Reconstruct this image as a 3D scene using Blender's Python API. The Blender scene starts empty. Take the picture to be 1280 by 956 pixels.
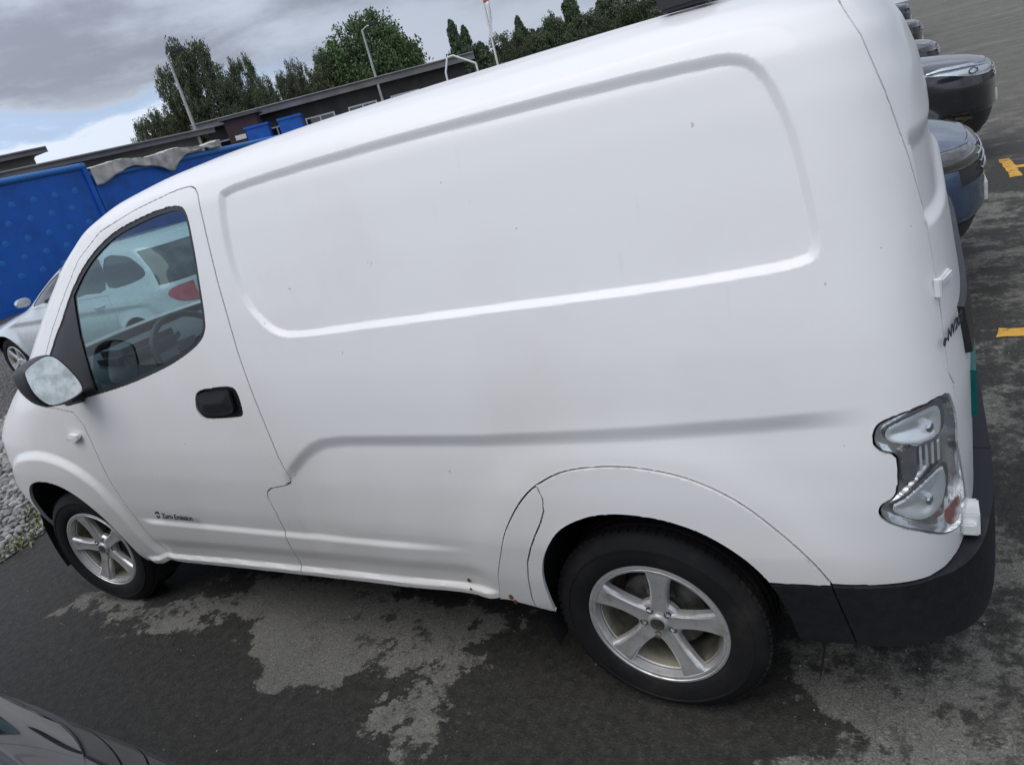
import bpy, bmesh, math, random
import numpy as np
from mathutils import Vector, Matrix
random.seed(4); rng = np.random.default_rng(4)
S = bpy.context.scene; COL = S.collection
R = math.radians

# ------------------------------------------------------------------ camera
cam_d = bpy.data.cameras.new('camera'); cam = bpy.data.objects.new('camera', cam_d); COL.objects.link(cam); S.camera = cam
YAW, PITCH, ROLL, FPX = 0.56704, -0.35236, -0.26257, 899.03
CAM = Vector((4.29987, -1.46259, 1.72597))
cy, sy, cp, sp = math.cos(YAW), math.sin(YAW), math.cos(PITCH), math.sin(PITCH)
fw = Vector((-sy*cp, cy*cp, sp)); rt = Vector((cy, sy, 0)); up = rt.cross(fw)
r2 = rt*math.cos(ROLL)+up*math.sin(ROLL); u2 = -rt*math.sin(ROLL)+up*math.cos(ROLL)
M = Matrix((r2, u2, -fw)).transposed().to_4x4(); M.translation = CAM; cam.matrix_world = M
cam_d.sensor_width = 36; cam_d.lens = 36*FPX/1280; cam_d.clip_start = .05; cam_d.clip_end = 2000

# ------------------------------------------------------------------ sun, sky, exposure
SUN_EL, SUN_AZ = R(62), R(205)          # azimuth: clockwise from +y (sun behind the camera, a little left)
sd = Vector((math.sin(SUN_AZ)*math.cos(SUN_EL), math.cos(SUN_AZ)*math.cos(SUN_EL), math.sin(SUN_EL)))
sun_d = bpy.data.lights.new('sun', 'SUN'); sun_d.energy = 1.5; sun_d.angle = R(55); sun_d.color = (1, .95, .88)
sun = bpy.data.objects.new('sun', sun_d); COL.objects.link(sun); sun.rotation_euler = (-sd).to_track_quat('-Z', 'Y').to_euler()
S.view_settings.view_transform = 'Standard'; S.view_settings.look = 'None'
S.view_settings.exposure = .0; S.view_settings.gamma = 1
S.cycles.max_bounces = 8; S.cycles.transparent_max_bounces = 16

W = bpy.data.worlds.new('World'); S.world = W; W.use_nodes = True
nt = W.node_tree; N = nt.nodes; Lk = nt.links
for n in list(N): N.remove(n)
def wn(t, **k):
    n = N.new(t)
    for a, b in k.items(): setattr(n, a, b)
    return n
out = wn('ShaderNodeOutputWorld'); bg = wn('ShaderNodeBackground'); bg.inputs[1].default_value = .1
Lk.new(bg.outputs[0], out.inputs[0])
sky = wn('ShaderNodeTexSky', sky_type='NISHITA', sun_disc=False, sun_elevation=SUN_EL, sun_rotation=SUN_AZ)
tc = wn('ShaderNodeTexCoord')
def wmath(op, a, b=None, clamp=False):
    n = wn('ShaderNodeMath', operation=op, use_clamp=clamp)
    for i, v in enumerate((a, b)):
        if v is None: continue
        if isinstance(v, (int, float)): n.inputs[i].default_value = v
        else: Lk.new(v, n.inputs[i])
    return n.outputs[0]
def wdot(v):
    n = wn('ShaderNodeVectorMath', operation='DOT_PRODUCT'); Lk.new(tc.outputs['Generated'], n.inputs[0]); n.inputs[1].default_value = v; return n.outputs['Value']
def wsmooth(v, a, b):
    n = wn('ShaderNodeMapRange', interpolation_type='SMOOTHSTEP'); Lk.new(v, n.inputs[0]); n.inputs[1].default_value = a; n.inputs[2].default_value = b; return n.outputs[0]
def wmix(f, a, b):
    n = wn('ShaderNodeMix', data_type='RGBA')
    if isinstance(f, (int, float)): n.inputs[0].default_value = f
    else: Lk.new(f, n.inputs[0])
    for i, v in ((6, a), (7, b)):
        if isinstance(v, tuple): n.inputs[i].default_value = v
        else: Lk.new(v, n.inputs[i])
    return n.outputs[2]
def wnoise(scale, zs, detail=6, rough=.55, off=(0, 0, 0)):
    mp = wn('ShaderNodeMapping'); mp.inputs['Scale'].default_value = (scale, scale, zs); mp.inputs['Location'].default_value = off
    Lk.new(tc.outputs['Generated'], mp.inputs[0])
    n = wn('ShaderNodeTexNoise'); n.inputs['Scale'].default_value = 1; n.inputs['Detail'].default_value = detail; n.inputs['Roughness'].default_value = rough
    Lk.new(mp.outputs[0], n.inputs['Vector']); return n.outputs[0]
CK = lambda r, g, b: (r*10, g*10, b*10, 1)
zz = wdot((0, 0, 1))
n1 = wnoise(3.2, 9, 7, .55, (1.3, .4, 2.1)); n2 = wnoise(7, 26, 6, .6, (4.3, 2.4, .7))
c = wmix(wsmooth(n1, .38, .60), CK(.25, .27, .33), CK(.48, .53, .63))
c = wmix(wmath('MULTIPLY', wsmooth(n2, .50, .72), .35), c, CK(.52, .55, .63))
left = wsmooth(wdot((-.84, .54, 0)), .93, .99)
lowb = wmath('ADD', zz, wmath('MULTIPLY', wmath('SUBTRACT', n2, .5), .10))
bright = wmath('MULTIPLY', wmath('SUBTRACT', 1., wsmooth(lowb, .085, .15)), wmath('ADD', wmath('MULTIPLY', left, .95), .15), True)
c = wmix(bright, c, CK(.68, .74, .85))
bluegap = wmath('MULTIPLY', wmath('MULTIPLY', wsmooth(lowb, .088, .102), wmath('SUBTRACT', 1., wsmooth(lowb, .110, .128))), wmath('MULTIPLY', left, .7))
c = wmix(bluegap, c, CK(.30, .44, .66))
glow = wsmooth(wdot(tuple(sd)), -.35, 1.)
gm = wn('ShaderNodeVectorMath', operation='SCALE'); Lk.new(c, gm.inputs[0]); Lk.new(wmath('ADD', wmath('MULTIPLY', glow, 1.3), 1.), gm.inputs['Scale'])
fin = wmix(.9, sky.outputs[0], gm.outputs[0]); Lk.new(fin, bg.inputs[0])

# ------------------------------------------------------------------ materials
MATS = {}
class NB:
    """small node-building helper"""
    def __init__(s, name):
        s.m = bpy.data.materials.new(name); s.m.use_nodes = True; s.t = s.m.node_tree
        s.b = s.t.nodes['Principled BSDF']; s.out = s.t.nodes['Material Output']; s.co = None
    def n(s, t, **k):
        x = s.t.nodes.new(t)
        for a, b in k.items(): setattr(x, a, b)
        return x
    def l(s, a, b): s.t.links.new(a, b)
    def coord(s):
        if not s.co: s.co = s.n('ShaderNodeTexCoord').outputs['Object']
        return s.co
    def noise(s, scale, detail=4, rough=.55, stretch=None, loc=(0, 0, 0)):
        x = s.n('ShaderNodeTexNoise'); x.inputs['Scale'].default_value = scale; x.inputs['Detail'].default_value = detail; x.inputs['Roughness'].default_value = rough
        v = s.coord()
        if stretch or loc != (0, 0, 0):
            mp = s.n('ShaderNodeMapping'); mp.inputs['Scale'].default_value = stretch or (1, 1, 1); mp.inputs['Location'].default_value = loc; s.l(v, mp.inputs[0]); v = mp.outputs[0]
        s.l(v, x.inputs['Vector']); return x.outputs[0]
    def math(s, op, a, b=None, clamp=False):
        x = s.n('ShaderNodeMath', operation=op, use_clamp=clamp)
        for i, v in enumerate((a, b)):
            if v is None: continue
            if isinstance(v, (int, float)): x.inputs[i].default_value = v
            else: s.l(v, x.inputs[i])
        return x.outputs[0]
    def smooth(s, v, a, b, lo=0., hi=1.):
        x = s.n('ShaderNodeMapRange', interpolation_type='SMOOTHSTEP'); s.l(v, x.inputs[0])
        for i, q in enumerate((a, b, lo, hi)): x.inputs[i+1].default_value = q
        return x.outputs[0]
    def mix(s, f, a, b):
        x = s.n('ShaderNodeMix', data_type='RGBA')
        if isinstance(f, (int, float)): x.inputs[0].default_value = f
        else: s.l(f, x.inputs[0])
        for i, v in ((6, a), (7, b)):
            if isinstance(v, tuple): x.inputs[i].default_value = (*v[:3], 1)
            else: s.l(v, x.inputs[i])
        return x.outputs[2]
    def bump(s, h, strength=.3, dist=.01):
        x = s.n('ShaderNodeBump'); x.inputs['Strength'].default_value = strength; x.inputs['Distance'].default_value = dist
        s.l(h, x.inputs['Height']); s.l(x.outputs[0], s.b.inputs['Normal']); return x
    def set(s, **k):
        for a, v in k.items():
            a = {'base': 'Base Color', 'rough': 'Roughness', 'metal': 'Metallic', 'coat': 'Coat Weight', 'coatr': 'Coat Roughness', 'ior': 'IOR', 'spec': 'Specular IOR Level', 'trans': 'Transmission Weight'}[a]
            if isinstance(v, (int, float)): s.b.inputs[a].default_value = v
            elif isinstance(v, tuple): s.b.inputs[a].default_value = (*v[:3], 1)
            else: s.l(v, s.b.inputs[a])
        return s.m
def paint(name, col, metallic=0., dirt=.15, rough=.35, coat=1.):
    b = NB(name)
    d = b.smooth(b.noise(2.3, 6, .6), .45, .75); f = b.math('MULTIPLY', d, dirt)
    base = b.mix(f, col, (col[0]*.72+.03, col[1]*.68+.025, col[2]*.6+.02))
    return b.set(base=base, rough=b.smooth(b.noise(9, 5), .3, .7, rough-.05, rough+.08), metal=metallic, coat=coat, coatr=.06)
def plain(name, col, rough=.5, metal=0., var=.12, nscale=25, bump=0., **k):
    b = NB(name); n = b.noise(nscale, 5)
    base = b.mix(b.smooth(n, .3, .7), tuple(c*(1-var) for c in col), tuple(min(1, c*(1+var)) for c in col))
    if bump: b.bump(b.noise(nscale*4, 4), bump, .004)
    return b.set(base=base, rough=b.smooth(n, .2, .8, max(.02, rough-.07), min(1, rough+.07)), metal=metal, **k)
def glass(name, tint, refl_ior=1.5, rough=.0):
    b = NB(name); t = b.t; t.nodes.remove(b.b)
    tr = b.n('ShaderNodeBsdfTransparent'); tr.inputs[0].default_value = (*tint, 1)
    gl = b.n('ShaderNodeBsdfGlossy'); gl.inputs['Roughness'].default_value = rough; gl.inputs[0].default_value = (.95, 1, 1, 1)
    fr = b.n('ShaderNodeFresnel'); geo = b.n('ShaderNodeNewGeometry'); ii = b.n('ShaderNodeMix', data_type='FLOAT'); b.l(geo.outputs['Backfacing'], ii.inputs[0]); ii.inputs[2].default_value = refl_ior; ii.inputs[3].default_value = 1/refl_ior; b.l(ii.outputs[0], fr.inputs[0])
    mx = b.n('ShaderNodeMixShader'); b.l(fr.outputs[0], mx.inputs[0]); b.l(tr.outputs[0], mx.inputs[1]); b.l(gl.outputs[0], mx.inputs[2]); b.l(mx.outputs[0], b.out.inputs[0])
    return b.m

# white van paint: faint brownish road film, denser low down, thin vertical run-off marks
b = NB('van_white_paint')
film = b.smooth(b.noise(1.5, 5, .6), .42, .8); sep = b.n('ShaderNodeSeparateXYZ'); b.l(b.coord(), sep.inputs[0])
low = b.smooth(sep.outputs[2], .95, .25); f = b.math('ADD', b.math('MULTIPLY', film, .34), b.math('MULTIPLY', b.math('MULTIPLY', low, b.noise(7, 6, .65)), .30), True)
base = b.mix(f, (.775, .770, .757), (.60, .56, .49))
runs = b.math('MULTIPLY', b.smooth(b.noise(26, 3, .5, (1, 1, .04)), .68, .80), .10); base = b.mix(runs, base, (.45, .42, .36))
specks = b.math('MULTIPLY', b.smooth(b.noise(34, 2, .5, (1, 1, 1), (3, 1, 2)), .77, .80), .55); base = b.mix(specks, base, (.30, .26, .22))
b.bump(b.noise(3.1, 2, .5), .05, .02)
PAINT = b.set(base=base, rough=b.smooth(b.noise(5, 5), .3, .75, .38, .52), coat=.40, coatr=.09)
BLACKPL = plain('black_plastic', (.018, .019, .022), .42, var=.25, nscale=9)
BUMPPL = plain('bumper_plastic', (.013, .014, .018), .5, var=.2, nscale=40, bump=.15, spec=.3)
RUBBER = plain('black_rubber', (.012, .012, .013), .55)
DARK = plain('dark_void', (.006, .006, .007), .9)
GAP = plain('seam_shadow_sealer', (.05, .05, .055), .8)
INNER = plain('cargo_lining', (.018, .018, .02), .85)
GLASS = glass('van_window_glass', (.47, .62, .64), 1.42)
WSHIELD = glass('windscreen_glass', (.80, .90, .89), 1.45)
DGLASS = plain('dark_car_glass', (.012, .016, .018), .04, var=.2, coat=1.)
CLEAR = glass('clear_lens', (.93, .95, .95), 1.45, .03)
CHROME = plain('chrome', (.78, .79, .80), .12, 1., var=.03)
b = NB('lamp_reflector'); b.bump(b.noise(60, 2, .5, (1, 1, .15)), .12, .01); LAMPREF = b.set(base=(.86, .87, .88), metal=.9, rough=.14)
BOWL = plain('lamp_bowl_satin', (.85, .86, .87), .2, .55, var=.03)
LAMPDIV = plain('lamp_divider_grey', (.22, .22, .23), .25, .5)
HLREF = plain('headlight_reflector', (.70, .72, .74), .22, .6, var=.03)
REDL = plain('red_lens', (.42, .16, .14), .2, coat=1.)
REDBR = plain('red_tail_lens', (.55, .02, .03), .12, coat=1.)
b = NB('mirror_glass'); n = b.noise(16, 5, .65); MIRROR = b.set(base=b.mix(b.smooth(n, .42, .66), (.86, .90, .88), (.70, .76, .74)), metal=1., rough=b.smooth(n, .3, .7, .03, .25))
# alloy: silver with brake dust in the recesses as speckle
b = NB('alloy_silver'); n = b.noise(30, 5, .6)
ALLOY = b.set(base=b.mix(b.smooth(n, .45, .75), (.62, .625, .62), (.44, .42, .37)), metal=.6, rough=b.smooth(n, .3, .7, .28, .42))
BARREL = plain('dusty_barrel', (.26, .24, .19), .42, .55, var=.45, nscale=12)
BRAKE = plain('brake_steel', (.15, .145, .13), .5, .7, var=.4)
b = NB('tyre_rubber')
b.bump(b.noise(60, 4), .25, .004)
TYRE = b.set(base=b.mix(b.smooth(b.noise(6, 6, .65), .45, .85), (.011, .011, .012), (.035, .032, .028)), rough=.75, spec=.22)
SEAT = plain('seat_fabric', (.022, .023, .027), .9, var=.3, nscale=60)
GREEN = plain('plate_green', (.0, .10, .085), .3)
YELLOW = None
WHITEPL = plain('white_plastic', (.72, .73, .72), .35)

# ------------------------------------------------------------------ object helpers
def setp(o, label=None, cat=None, group=None, kind=None):
    if label: o['label'] = label
    if cat: o['category'] = cat
    if group: o['group'] = group
    if kind: o['kind'] = kind
    return o
OFF = Vector((0, 0, 0))
def link(name, me, mat, parent=None, smooth=None):
    o = bpy.data.objects.new(name, me); COL.objects.link(o)
    if mat: me.materials.append(mat)
    if parent: o.parent = parent
    return o
def np_mesh(name, V, F, mat=None, parent=None, sharp=40):
    """V (n,3) array, F list of faces or (m,k) array"""
    V = np.asarray(V, float) - np.array(OFF)
    me = bpy.data.meshes.new(name)
    if isinstance(F, np.ndarray):
        k = F.shape[1]; me.vertices.add(len(V)); me.vertices.foreach_set('co', V.ravel())
        me.loops.add(F.size); me.loops.foreach_set('vertex_index', F.ravel().astype(np.int32))
        me.polygons.add(len(F)); me.polygons.foreach_set('loop_start', np.arange(0, F.size, k, dtype=np.int32)); me.polygons.foreach_set('loop_total', np.full(len(F), k, dtype=np.int32))
        me.update(calc_edges=True); me.validate()
    else:
        me.from_pydata(V.tolist(), [], F); me.update()
    if sharp is not None:
        me.polygons.foreach_set('use_smooth', np.ones(len(me.polygons), bool))
        me.set_sharp_from_angle(angle=R(sharp))
    return link(name, me, mat, parent)
def bm_mesh(name, bm, mat=None, parent=None, sharp=35, bevel=0):
    if bevel:
        bmesh.ops.bevel(bm, geom=[e for e in bm.edges if e.is_manifold and e.calc_face_angle(0) > .5], offset=bevel, segments=2, affect='EDGES', clamp_overlap=True)
    bmesh.ops.recalc_face_normals(bm, faces=bm.faces)
    for v in bm.verts: v.co -= OFF
    me = bpy.data.meshes.new(name); bm.to_mesh(me); bm.free()
    if sharp is not None:
        for p in me.polygons: p.use_smooth = True
        me.set_sharp_from_angle(angle=R(sharp))
    return link(name, me, mat, parent)
def bx(bm, x0, x1, y0, y1, z0, z1, mat=None):
    m = Matrix.Translation(((x0+x1)/2, (y0+y1)/2, (z0+z1)/2)) @ Matrix.Diagonal((x1-x0, y1-y0, z1-z0, 1))
    if mat: m = mat @ m
    bmesh.ops.create_cube(bm, size=1, matrix=m)
def box(name, x0, x1, y0, y1, z0, z1, mat, parent=None, bevel=.006, rot=None):
    bm = bmesh.new(); bx(bm, x0, x1, y0, y1, z0, z1, rot); return bm_mesh(name, bm, mat, parent, bevel=bevel)
def tube(bm, pts, rad, seg=10, close=False):
    """swept tube through pts; rad float or list"""
    pts = [Vector(p) for p in pts]; n = len(pts); rings = []
    for i, p in enumerate(pts):
        a = pts[(i-1) % n] if (close or i) else p; c_ = pts[(i+1) % n] if (close or i < n-1) else p
        t = (c_-a).normalized(); ref = Vector((0, 0, 1)) if abs(t.z) < .9 else Vector((0, 1, 0))
        u = t.cross(ref).normalized(); v = t.cross(u); r_ = rad[i] if isinstance(rad, (list, tuple)) else rad
        rings.append([bm.verts.new(p+(u*math.cos(k*2*math.pi/seg)+v*math.sin(k*2*math.pi/seg))*r_) for k in range(seg)])
    for i in range(n if close else n-1):
        A, B = rings[i], rings[(i+1) % n]
        for k in range(seg): bm.faces.new((A[k], A[(k+1) % seg], B[(k+1) % seg], B[k]))
    if not close: bm.faces.new(rings[0][::-1]); bm.faces.new(rings[-1])
def lathe(bm, prof, seg=64, axis='y', close=False):
    """prof: list of (radius, along axis y)"""
    rings = []
    for r_, y in prof:
        rings.append([bm.verts.new((r_*math.cos(2*math.pi*k/seg), y, r_*math.sin(2*math.pi*k/seg))) for k in range(seg)])
    n = len(rings)
    for i in range(n if close else n-1):
        A, B = rings[i], rings[(i+1) % n]
        for k in range(seg): bm.faces.new((A[k], A[(k+1) % seg], B[(k+1) % seg], B[k]))
    return rings
def loft(name, rings, mat, parent=None, caps=True, sharp=40):
    n = len(rings[0]); V = [p for r_ in rings for p in r_]; F = []
    for i in range(len(rings)-1):
        for k in range(n): F.append((i*n+k, i*n+(k+1) % n, (i+1)*n+(k+1) % n, (i+1)*n+k))
    if caps: F.append(tuple(range(n))[::-1]); F.append(tuple((len(rings)-1)*n+k for k in range(n)))
    bm = bmesh.new(); vs = [bm.verts.new(p) for p in V]
    for f_ in F: bm.faces.new([vs[i] for i in f_])
    return bm_mesh(name, bm, mat, parent, sharp=sharp)

# ------------------------------------------------------------------ vehicle body surface
def smooth_table(rows, n=1600, sig=.02):
    A = np.array(rows, float)
    d = np.sqrt(np.diff(A[:, 0])**2+np.diff(A[:, 1])**2+(.35*np.diff(A[:, 2]))**2+(.35*np.diff(A[:, 3]))**2)
    t = np.r_[0, np.cumsum(d)]; T = np.linspace(0, t[-1], n)
    D = np.stack([np.interp(T, t, A[:, k]) for k in range(A.shape[1])], 1)
    step = T[1]; w = max(1, int(3*sig/step)); k = np.exp(-.5*(np.arange(-w, w+1)*step/sig)**2); k /= k.sum()
    P = np.concatenate([2*D[:1]-D[w:0:-1], D, 2*D[-1:]-D[-2:-w-2:-1]])
    D = np.stack([np.convolve(P[:, j], k, 'valid') for j in range(D.shape[1])], 1)
    D[:, 0] = np.maximum.accumulate(D[:, 0]+np.arange(n)*1e-9)
    return T, D
class Loaf:
    """body made of stacked plan outlines: z, side inset, front x, rear x, corner lengths, corner powers"""
    def __init__(s, rows, half, sig=.02): s.T, s.D = smooth_table(rows, sig=sig); s.half = half
    def par(s, t): return [np.interp(t, s.T, s.D[:, k]) for k in range(8)]
    def t_of_z(s, z): return np.interp(z, s.D[:, 0], s.T)
    def y(s, x, z):
        _, ins, xf, xr, Rf, Rr, pf, pr = s.par(s.t_of_z(z)); Wd = s.half-ins
        uf = np.clip((xf+Rf-x)/Rf, 0, 1); ur = np.clip((x-(xr-Rr))/Rr, 0, 1)
        return ins+Wd*(1-(1-uf**pf)**(1/pf))+Wd*(1-(1-ur**pr)**(1/pr))
def cols_for(Rr, Wd, p, cell, grow):
    v = np.linspace(0, 1, 4000); u = 1-(1-v)**3; y = Wd*(1-np.clip(1-u**p, 0, 1)**(1/p)); x = Rr*u
    ds = np.hypot(np.diff(x), np.diff(y))/(1+grow*(y[1:]/Wd)); a = np.r_[0, np.cumsum(ds)]; n = max(6, int(a[-1]/cell))
    return np.interp(np.linspace(0, a[-1], n+1), a, u)
def sdf(px, pz, poly, margin=.12):
    """signed distance (neg inside) and nearest point; far points get +-1"""
    poly = np.asarray(poly, float); A = poly; B = np.roll(poly, -1, 0)
    D = np.full(px.shape, 1.); NX = px.copy(); NZ = pz.copy()
    lo = poly.min(0)-margin; hi = poly.max(0)+margin
    m = (px > lo[0]) & (px < hi[0]) & (pz > lo[1]) & (pz < hi[1])
    x = px[m]; z = pz[m]; best = np.full(x.shape, 9.); bxn = x.copy(); bzn = z.copy(); ins = np.zeros(x.shape, bool)
    for (ax, az), (bx_, bz_) in zip(A, B):
        ex, ez = bx_-ax, bz_-az; L2 = ex*ex+ez*ez+1e-12; h = np.clip(((x-ax)*ex+(z-az)*ez)/L2, 0, 1)
        qx, qz = ax+h*ex, az+h*ez; d = np.hypot(x-qx, z-qz); k = d < best; best[k] = d[k]; bxn[k] = qx[k]; bzn[k] = qz[k]
        if az != bz_:
            c_ = ((az > z) != (bz_ > z)) & (x < (bx_-ax)*(z-az)/(bz_-az)+ax); ins ^= c_
    D[m] = np.where(ins, -best, best); NX[m] = bxn; NZ[m] = bzn
    return D, NX, NZ
def cr(pts, n=5, closed=True):
    """Catmull-Rom smoothing"""
    P = np.asarray(pts, float); m = len(P); o = []
    rg = range(m) if closed else range(m-1)
    for i in rg:
        p0, p1, p2, p3 = (P[(i-1) % m], P[i], P[(i+1) % m], P[(i+2) % m]) if closed else (P[max(i-1, 0)], P[i], P[i+1], P[min(i+2, m-1)])
        for k in range(n):
            t = k/n; o.append(.5*((2*p1)+(-p0+p2)*t+(2*p0-5*p1+4*p2-p3)*t*t+(-p0+3*p1-3*p2+p3)*t**3))
    if not closed: o.append(P[-1])
    return np.array(o)
def sm(v): v = np.clip(v, 0, 1); return v*v*(3-2*v)

class Body:
    def __init__(s, L, cell, cuts, feat, growR=3., growF=3., nomz=.8, cellz=None):
        """cuts: list of (outline, level) along which the faces are cut; feat(x,z,uf,ur)-> inward offset"""
        s.L = L; zt = L.par(L.t_of_z(nomz)); Wd = L.half-zt[1]
        cR = cols_for(zt[5], Wd, zt[7], cell, growR); cF = cols_for(zt[4], Wd, zt[6], cell, growF)
        ns = max(8, int(((zt[3]-zt[5])-(zt[2]+zt[4]))/cell))
        UR = np.r_[cR[::-1], np.zeros(ns-1), np.zeros(len(cF))]; UF = np.r_[np.zeros(len(cR)), np.zeros(ns-1), cF]
        SS = np.r_[np.zeros(len(cR)), np.linspace(0, 1, ns+1)[1:-1], np.ones(len(cF))]
        nt_ = max(12, int(L.T[-1]/(cellz or cell))); T = np.linspace(0, L.T[-1], nt_+1)
        z, ins, xf, xr, Rf, Rr, pf, pr = [a[:, None] for a in L.par(T)]
        X = (xr-Rr)*(1-SS)+(xf+Rf)*SS + Rr*UR - Rf*UF; Z = z+0*X
        Wd = L.half-ins
        Y = ins+Wd*(1-np.clip(1-UF**pf, 0, 1)**(1/pf))+Wd*(1-np.clip(1-UR**pr, 0, 1)**(1/pr))
        P = np.stack([X, Y, Z], -1)
        du = np.zeros_like(P); dt = np.zeros_like(P)
        du[:, 1:-1] = P[:, 2:]-P[:, :-2]; du[:, 0] = P[:, 1]-P[:, 0]; du[:, -1] = P[:, -1]-P[:, -2]
        dt[1:-1] = P[2:]-P[:-2]; dt[0] = P[1]-P[0]; dt[-1] = P[-1]-P[-2]
        nrm = -np.cross(du, dt); nrm /= np.linalg.norm(nrm, axis=-1, keepdims=True)+1e-12
        nrm[-1] = (0, 0, 1)
        nt1, nc = X.shape; i, j = np.meshgrid(np.arange(nt1-1), np.arange(nc-1), indexing='ij')
        a = i*nc+j; Q = np.stack([a, a+nc, a+1+nc, a+1], -1).reshape(-1, 4)
        # attributes per vertex: x y z nx ny nz uf ur
        A = np.concatenate([P, nrm, (UF[None]+0*X)[..., None], (UR[None]+0*X)[..., None]], -1).reshape(-1, 8)
        poly_faces = []            # n-gons made by cutting
        for poly, lev in cuts:
            D = sdf(A[:, 0], A[:, 2], poly)[0]-lev; D[np.abs(D) < .03*cell] = 0; D[A[:, 1] > .55] = 9
            q_ = D[Q]; cross = (q_.min(1) < 0) & (q_.max(1) > 0) & (q_.max(1) < 5)
            todo = [list(f_) for f_ in Q[cross]]; Q = Q[~cross]; keepf = []
            for f_ in poly_faces:
                dd_ = [D[v] for v in f_]
                if min(dd_) < 0 < max(dd_) < 5: todo.append(f_)
                else: keepf.append(f_)
            new = []; edge = {}; nA = len(A)
            def cutv(u, v):
                nonlocal nA
                k = (u, v) if u < v else (v, u)
                if k not in edge:
                    t = D[k[0]]/(D[k[0]]-D[k[1]]); new.append(A[k[0]]*(1-t)+A[k[1]]*t); edge[k] = nA; nA += 1
                return edge[k]
            for f_ in todo:
                ina, oua = [], []; m = len(f_)
                for k in range(m):
                    u, v = f_[k], f_[(k+1) % m]; du_, dv_ = D[u], D[v]
                    if du_ <= 0: ina.append(u)
                    if du_ >= 0: oua.append(u)
                    if du_*dv_ < 0: w = cutv(u, v); ina.append(w); oua.append(w)
                for g_ in (ina, oua):
                    if len(g_) > 2: keepf.append(g_)
            poly_faces = keepf
            if new: A = np.concatenate([A, np.array(new)])
        s.A = A; s.N = A[:, 3:6]/(np.linalg.norm(A[:, 3:6], axis=1, keepdims=True)+1e-12)
        s.P = A[:, :3]-s.N*feat(A[:, 0], A[:, 2], A[:, 6], A[:, 7])[:, None]
        s.flat = np.concatenate([Q.ravel(), np.array([v for f_ in poly_faces for v in f_], dtype=np.int64)]).astype(np.int64)
        s.tot = np.concatenate([np.full(len(Q), 4), np.array([len(f_) for f_ in poly_faces], dtype=np.int64)]).astype(np.int64)
        s.start = np.r_[0, np.cumsum(s.tot)[:-1]]; s.fid = np.repeat(np.arange(len(s.tot)), s.tot)
        c4 = lambda v: np.add.reduceat(v[s.flat], s.start)/s.tot
        s.fx, s.fz, s.fy, s.fuf, s.fur = c4(A[:, 0]), c4(A[:, 2]), c4(A[:, 1]), c4(A[:, 6]), c4(A[:, 7])
    def part(s, name, mask, mat, parent, off=0., wall=.012, pull=.0025, mirror=0, both=True, sharp=40):
        """mesh of the masked faces; mirror: 0 left only, 1 right only; both: left and right joined"""
        lm = mask[s.fid]; fl = s.flat[lm]; tot = s.tot[mask]
        if not len(fl): return None
        idx, fl = np.unique(fl, return_inverse=True); fl = fl.ravel()
        V = s.P[idx]; Nn = s.N[idx]; V = V + (-Nn)*(off(s.A[idx])[:, None] if callable(off) else off)
        st = np.r_[0, np.cumsum(tot)[:-1]]; nxt = np.arange(len(fl))+1; nxt[st+tot-1] = st
        E = np.stack([fl, fl[nxt]], 1); Es = np.sort(E, 1)
        key = Es[:, 0].astype(np.int64)*len(V)+Es[:, 1]; _, first, cnt = np.unique(key, return_index=True, return_counts=True)
        bd = E[first[cnt == 1]]; H = s.L.half
        bd = bd[~((V[bd[:, 0], 1] > H-2e-3) & (V[bd[:, 1], 1] > H-2e-3)) & (bd[:, 0] != bd[:, 1])]
        bv = np.unique(bd); F = [fl]; Tt = [tot]
        if pull and len(bv):
            fid = np.repeat(np.arange(len(tot)), tot); cen = np.stack([np.add.reduceat(V[fl, k], st)/tot for k in range(3)], 1)
            acc = np.zeros_like(V); c_ = np.zeros(len(V)); np.add.at(acc, fl, cen[fid]); np.add.at(c_, fl, 1)
            # pull perpendicular to the boundary edges
            ed = np.zeros_like(V); tg = V[bd[:, 1]]-V[bd[:, 0]]; tg /= np.linalg.norm(tg, axis=1, keepdims=True)+1e-9; np.add.at(ed, bd[:, 0], tg); np.add.at(ed, bd[:, 1], tg)
            e_ = ed[bv]; e_ /= np.linalg.norm(e_, axis=1, keepdims=True)+1e-9
            d = np.cross(Nn[bv], e_); w = acc[bv]/c_[bv][:, None]-V[bv]; d *= np.sign((d*w).sum(1, keepdims=True)); d[V[bv, 1] > H-2e-3] = 0
            V = V.copy(); V[bv] += d*pull
        if wall and len(bv):
            mp = np.full(len(V), -1); mp[bv] = np.arange(len(bv))+len(V)
            V2 = V[bv]-Nn[bv]*wall; Fw = np.stack([bd[:, 1], bd[:, 0], mp[bd[:, 0]], mp[bd[:, 1]]], 1); F.append(Fw.ravel()); Tt.append(np.full(len(Fw), 4)); V = np.concatenate([V, V2])
        F = np.concatenate(F); Tt = np.concatenate(Tt)
        V[:, 1] = np.minimum(V[:, 1], H)
        mV = V.copy(); mV[:, 1] = 2*H-mV[:, 1]
        fs = np.repeat(np.r_[0, np.cumsum(Tt)[:-1]], Tt); fe = np.repeat(Tt, Tt); k = np.arange(len(F))-fs; mF = F[fs+fe-1-k]
        if both: F = np.concatenate([F, mF+len(V)]); V = np.concatenate([V, mV]); Tt = np.r_[Tt, Tt]
        elif mirror: V, F = mV, mF
        V = V-np.array(OFF); me = bpy.data.meshes.new(name)
        me.vertices.add(len(V)); me.vertices.foreach_set('co', V.ravel()); me.loops.add(len(F)); me.loops.foreach_set('vertex_index', F.astype(np.int32))
        me.polygons.add(len(Tt)); me.polygons.foreach_set('loop_start', np.r_[0, np.cumsum(Tt)[:-1]].astype(np.int32)); me.polygons.foreach_set('loop_total', Tt.astype(np.int32))
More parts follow.
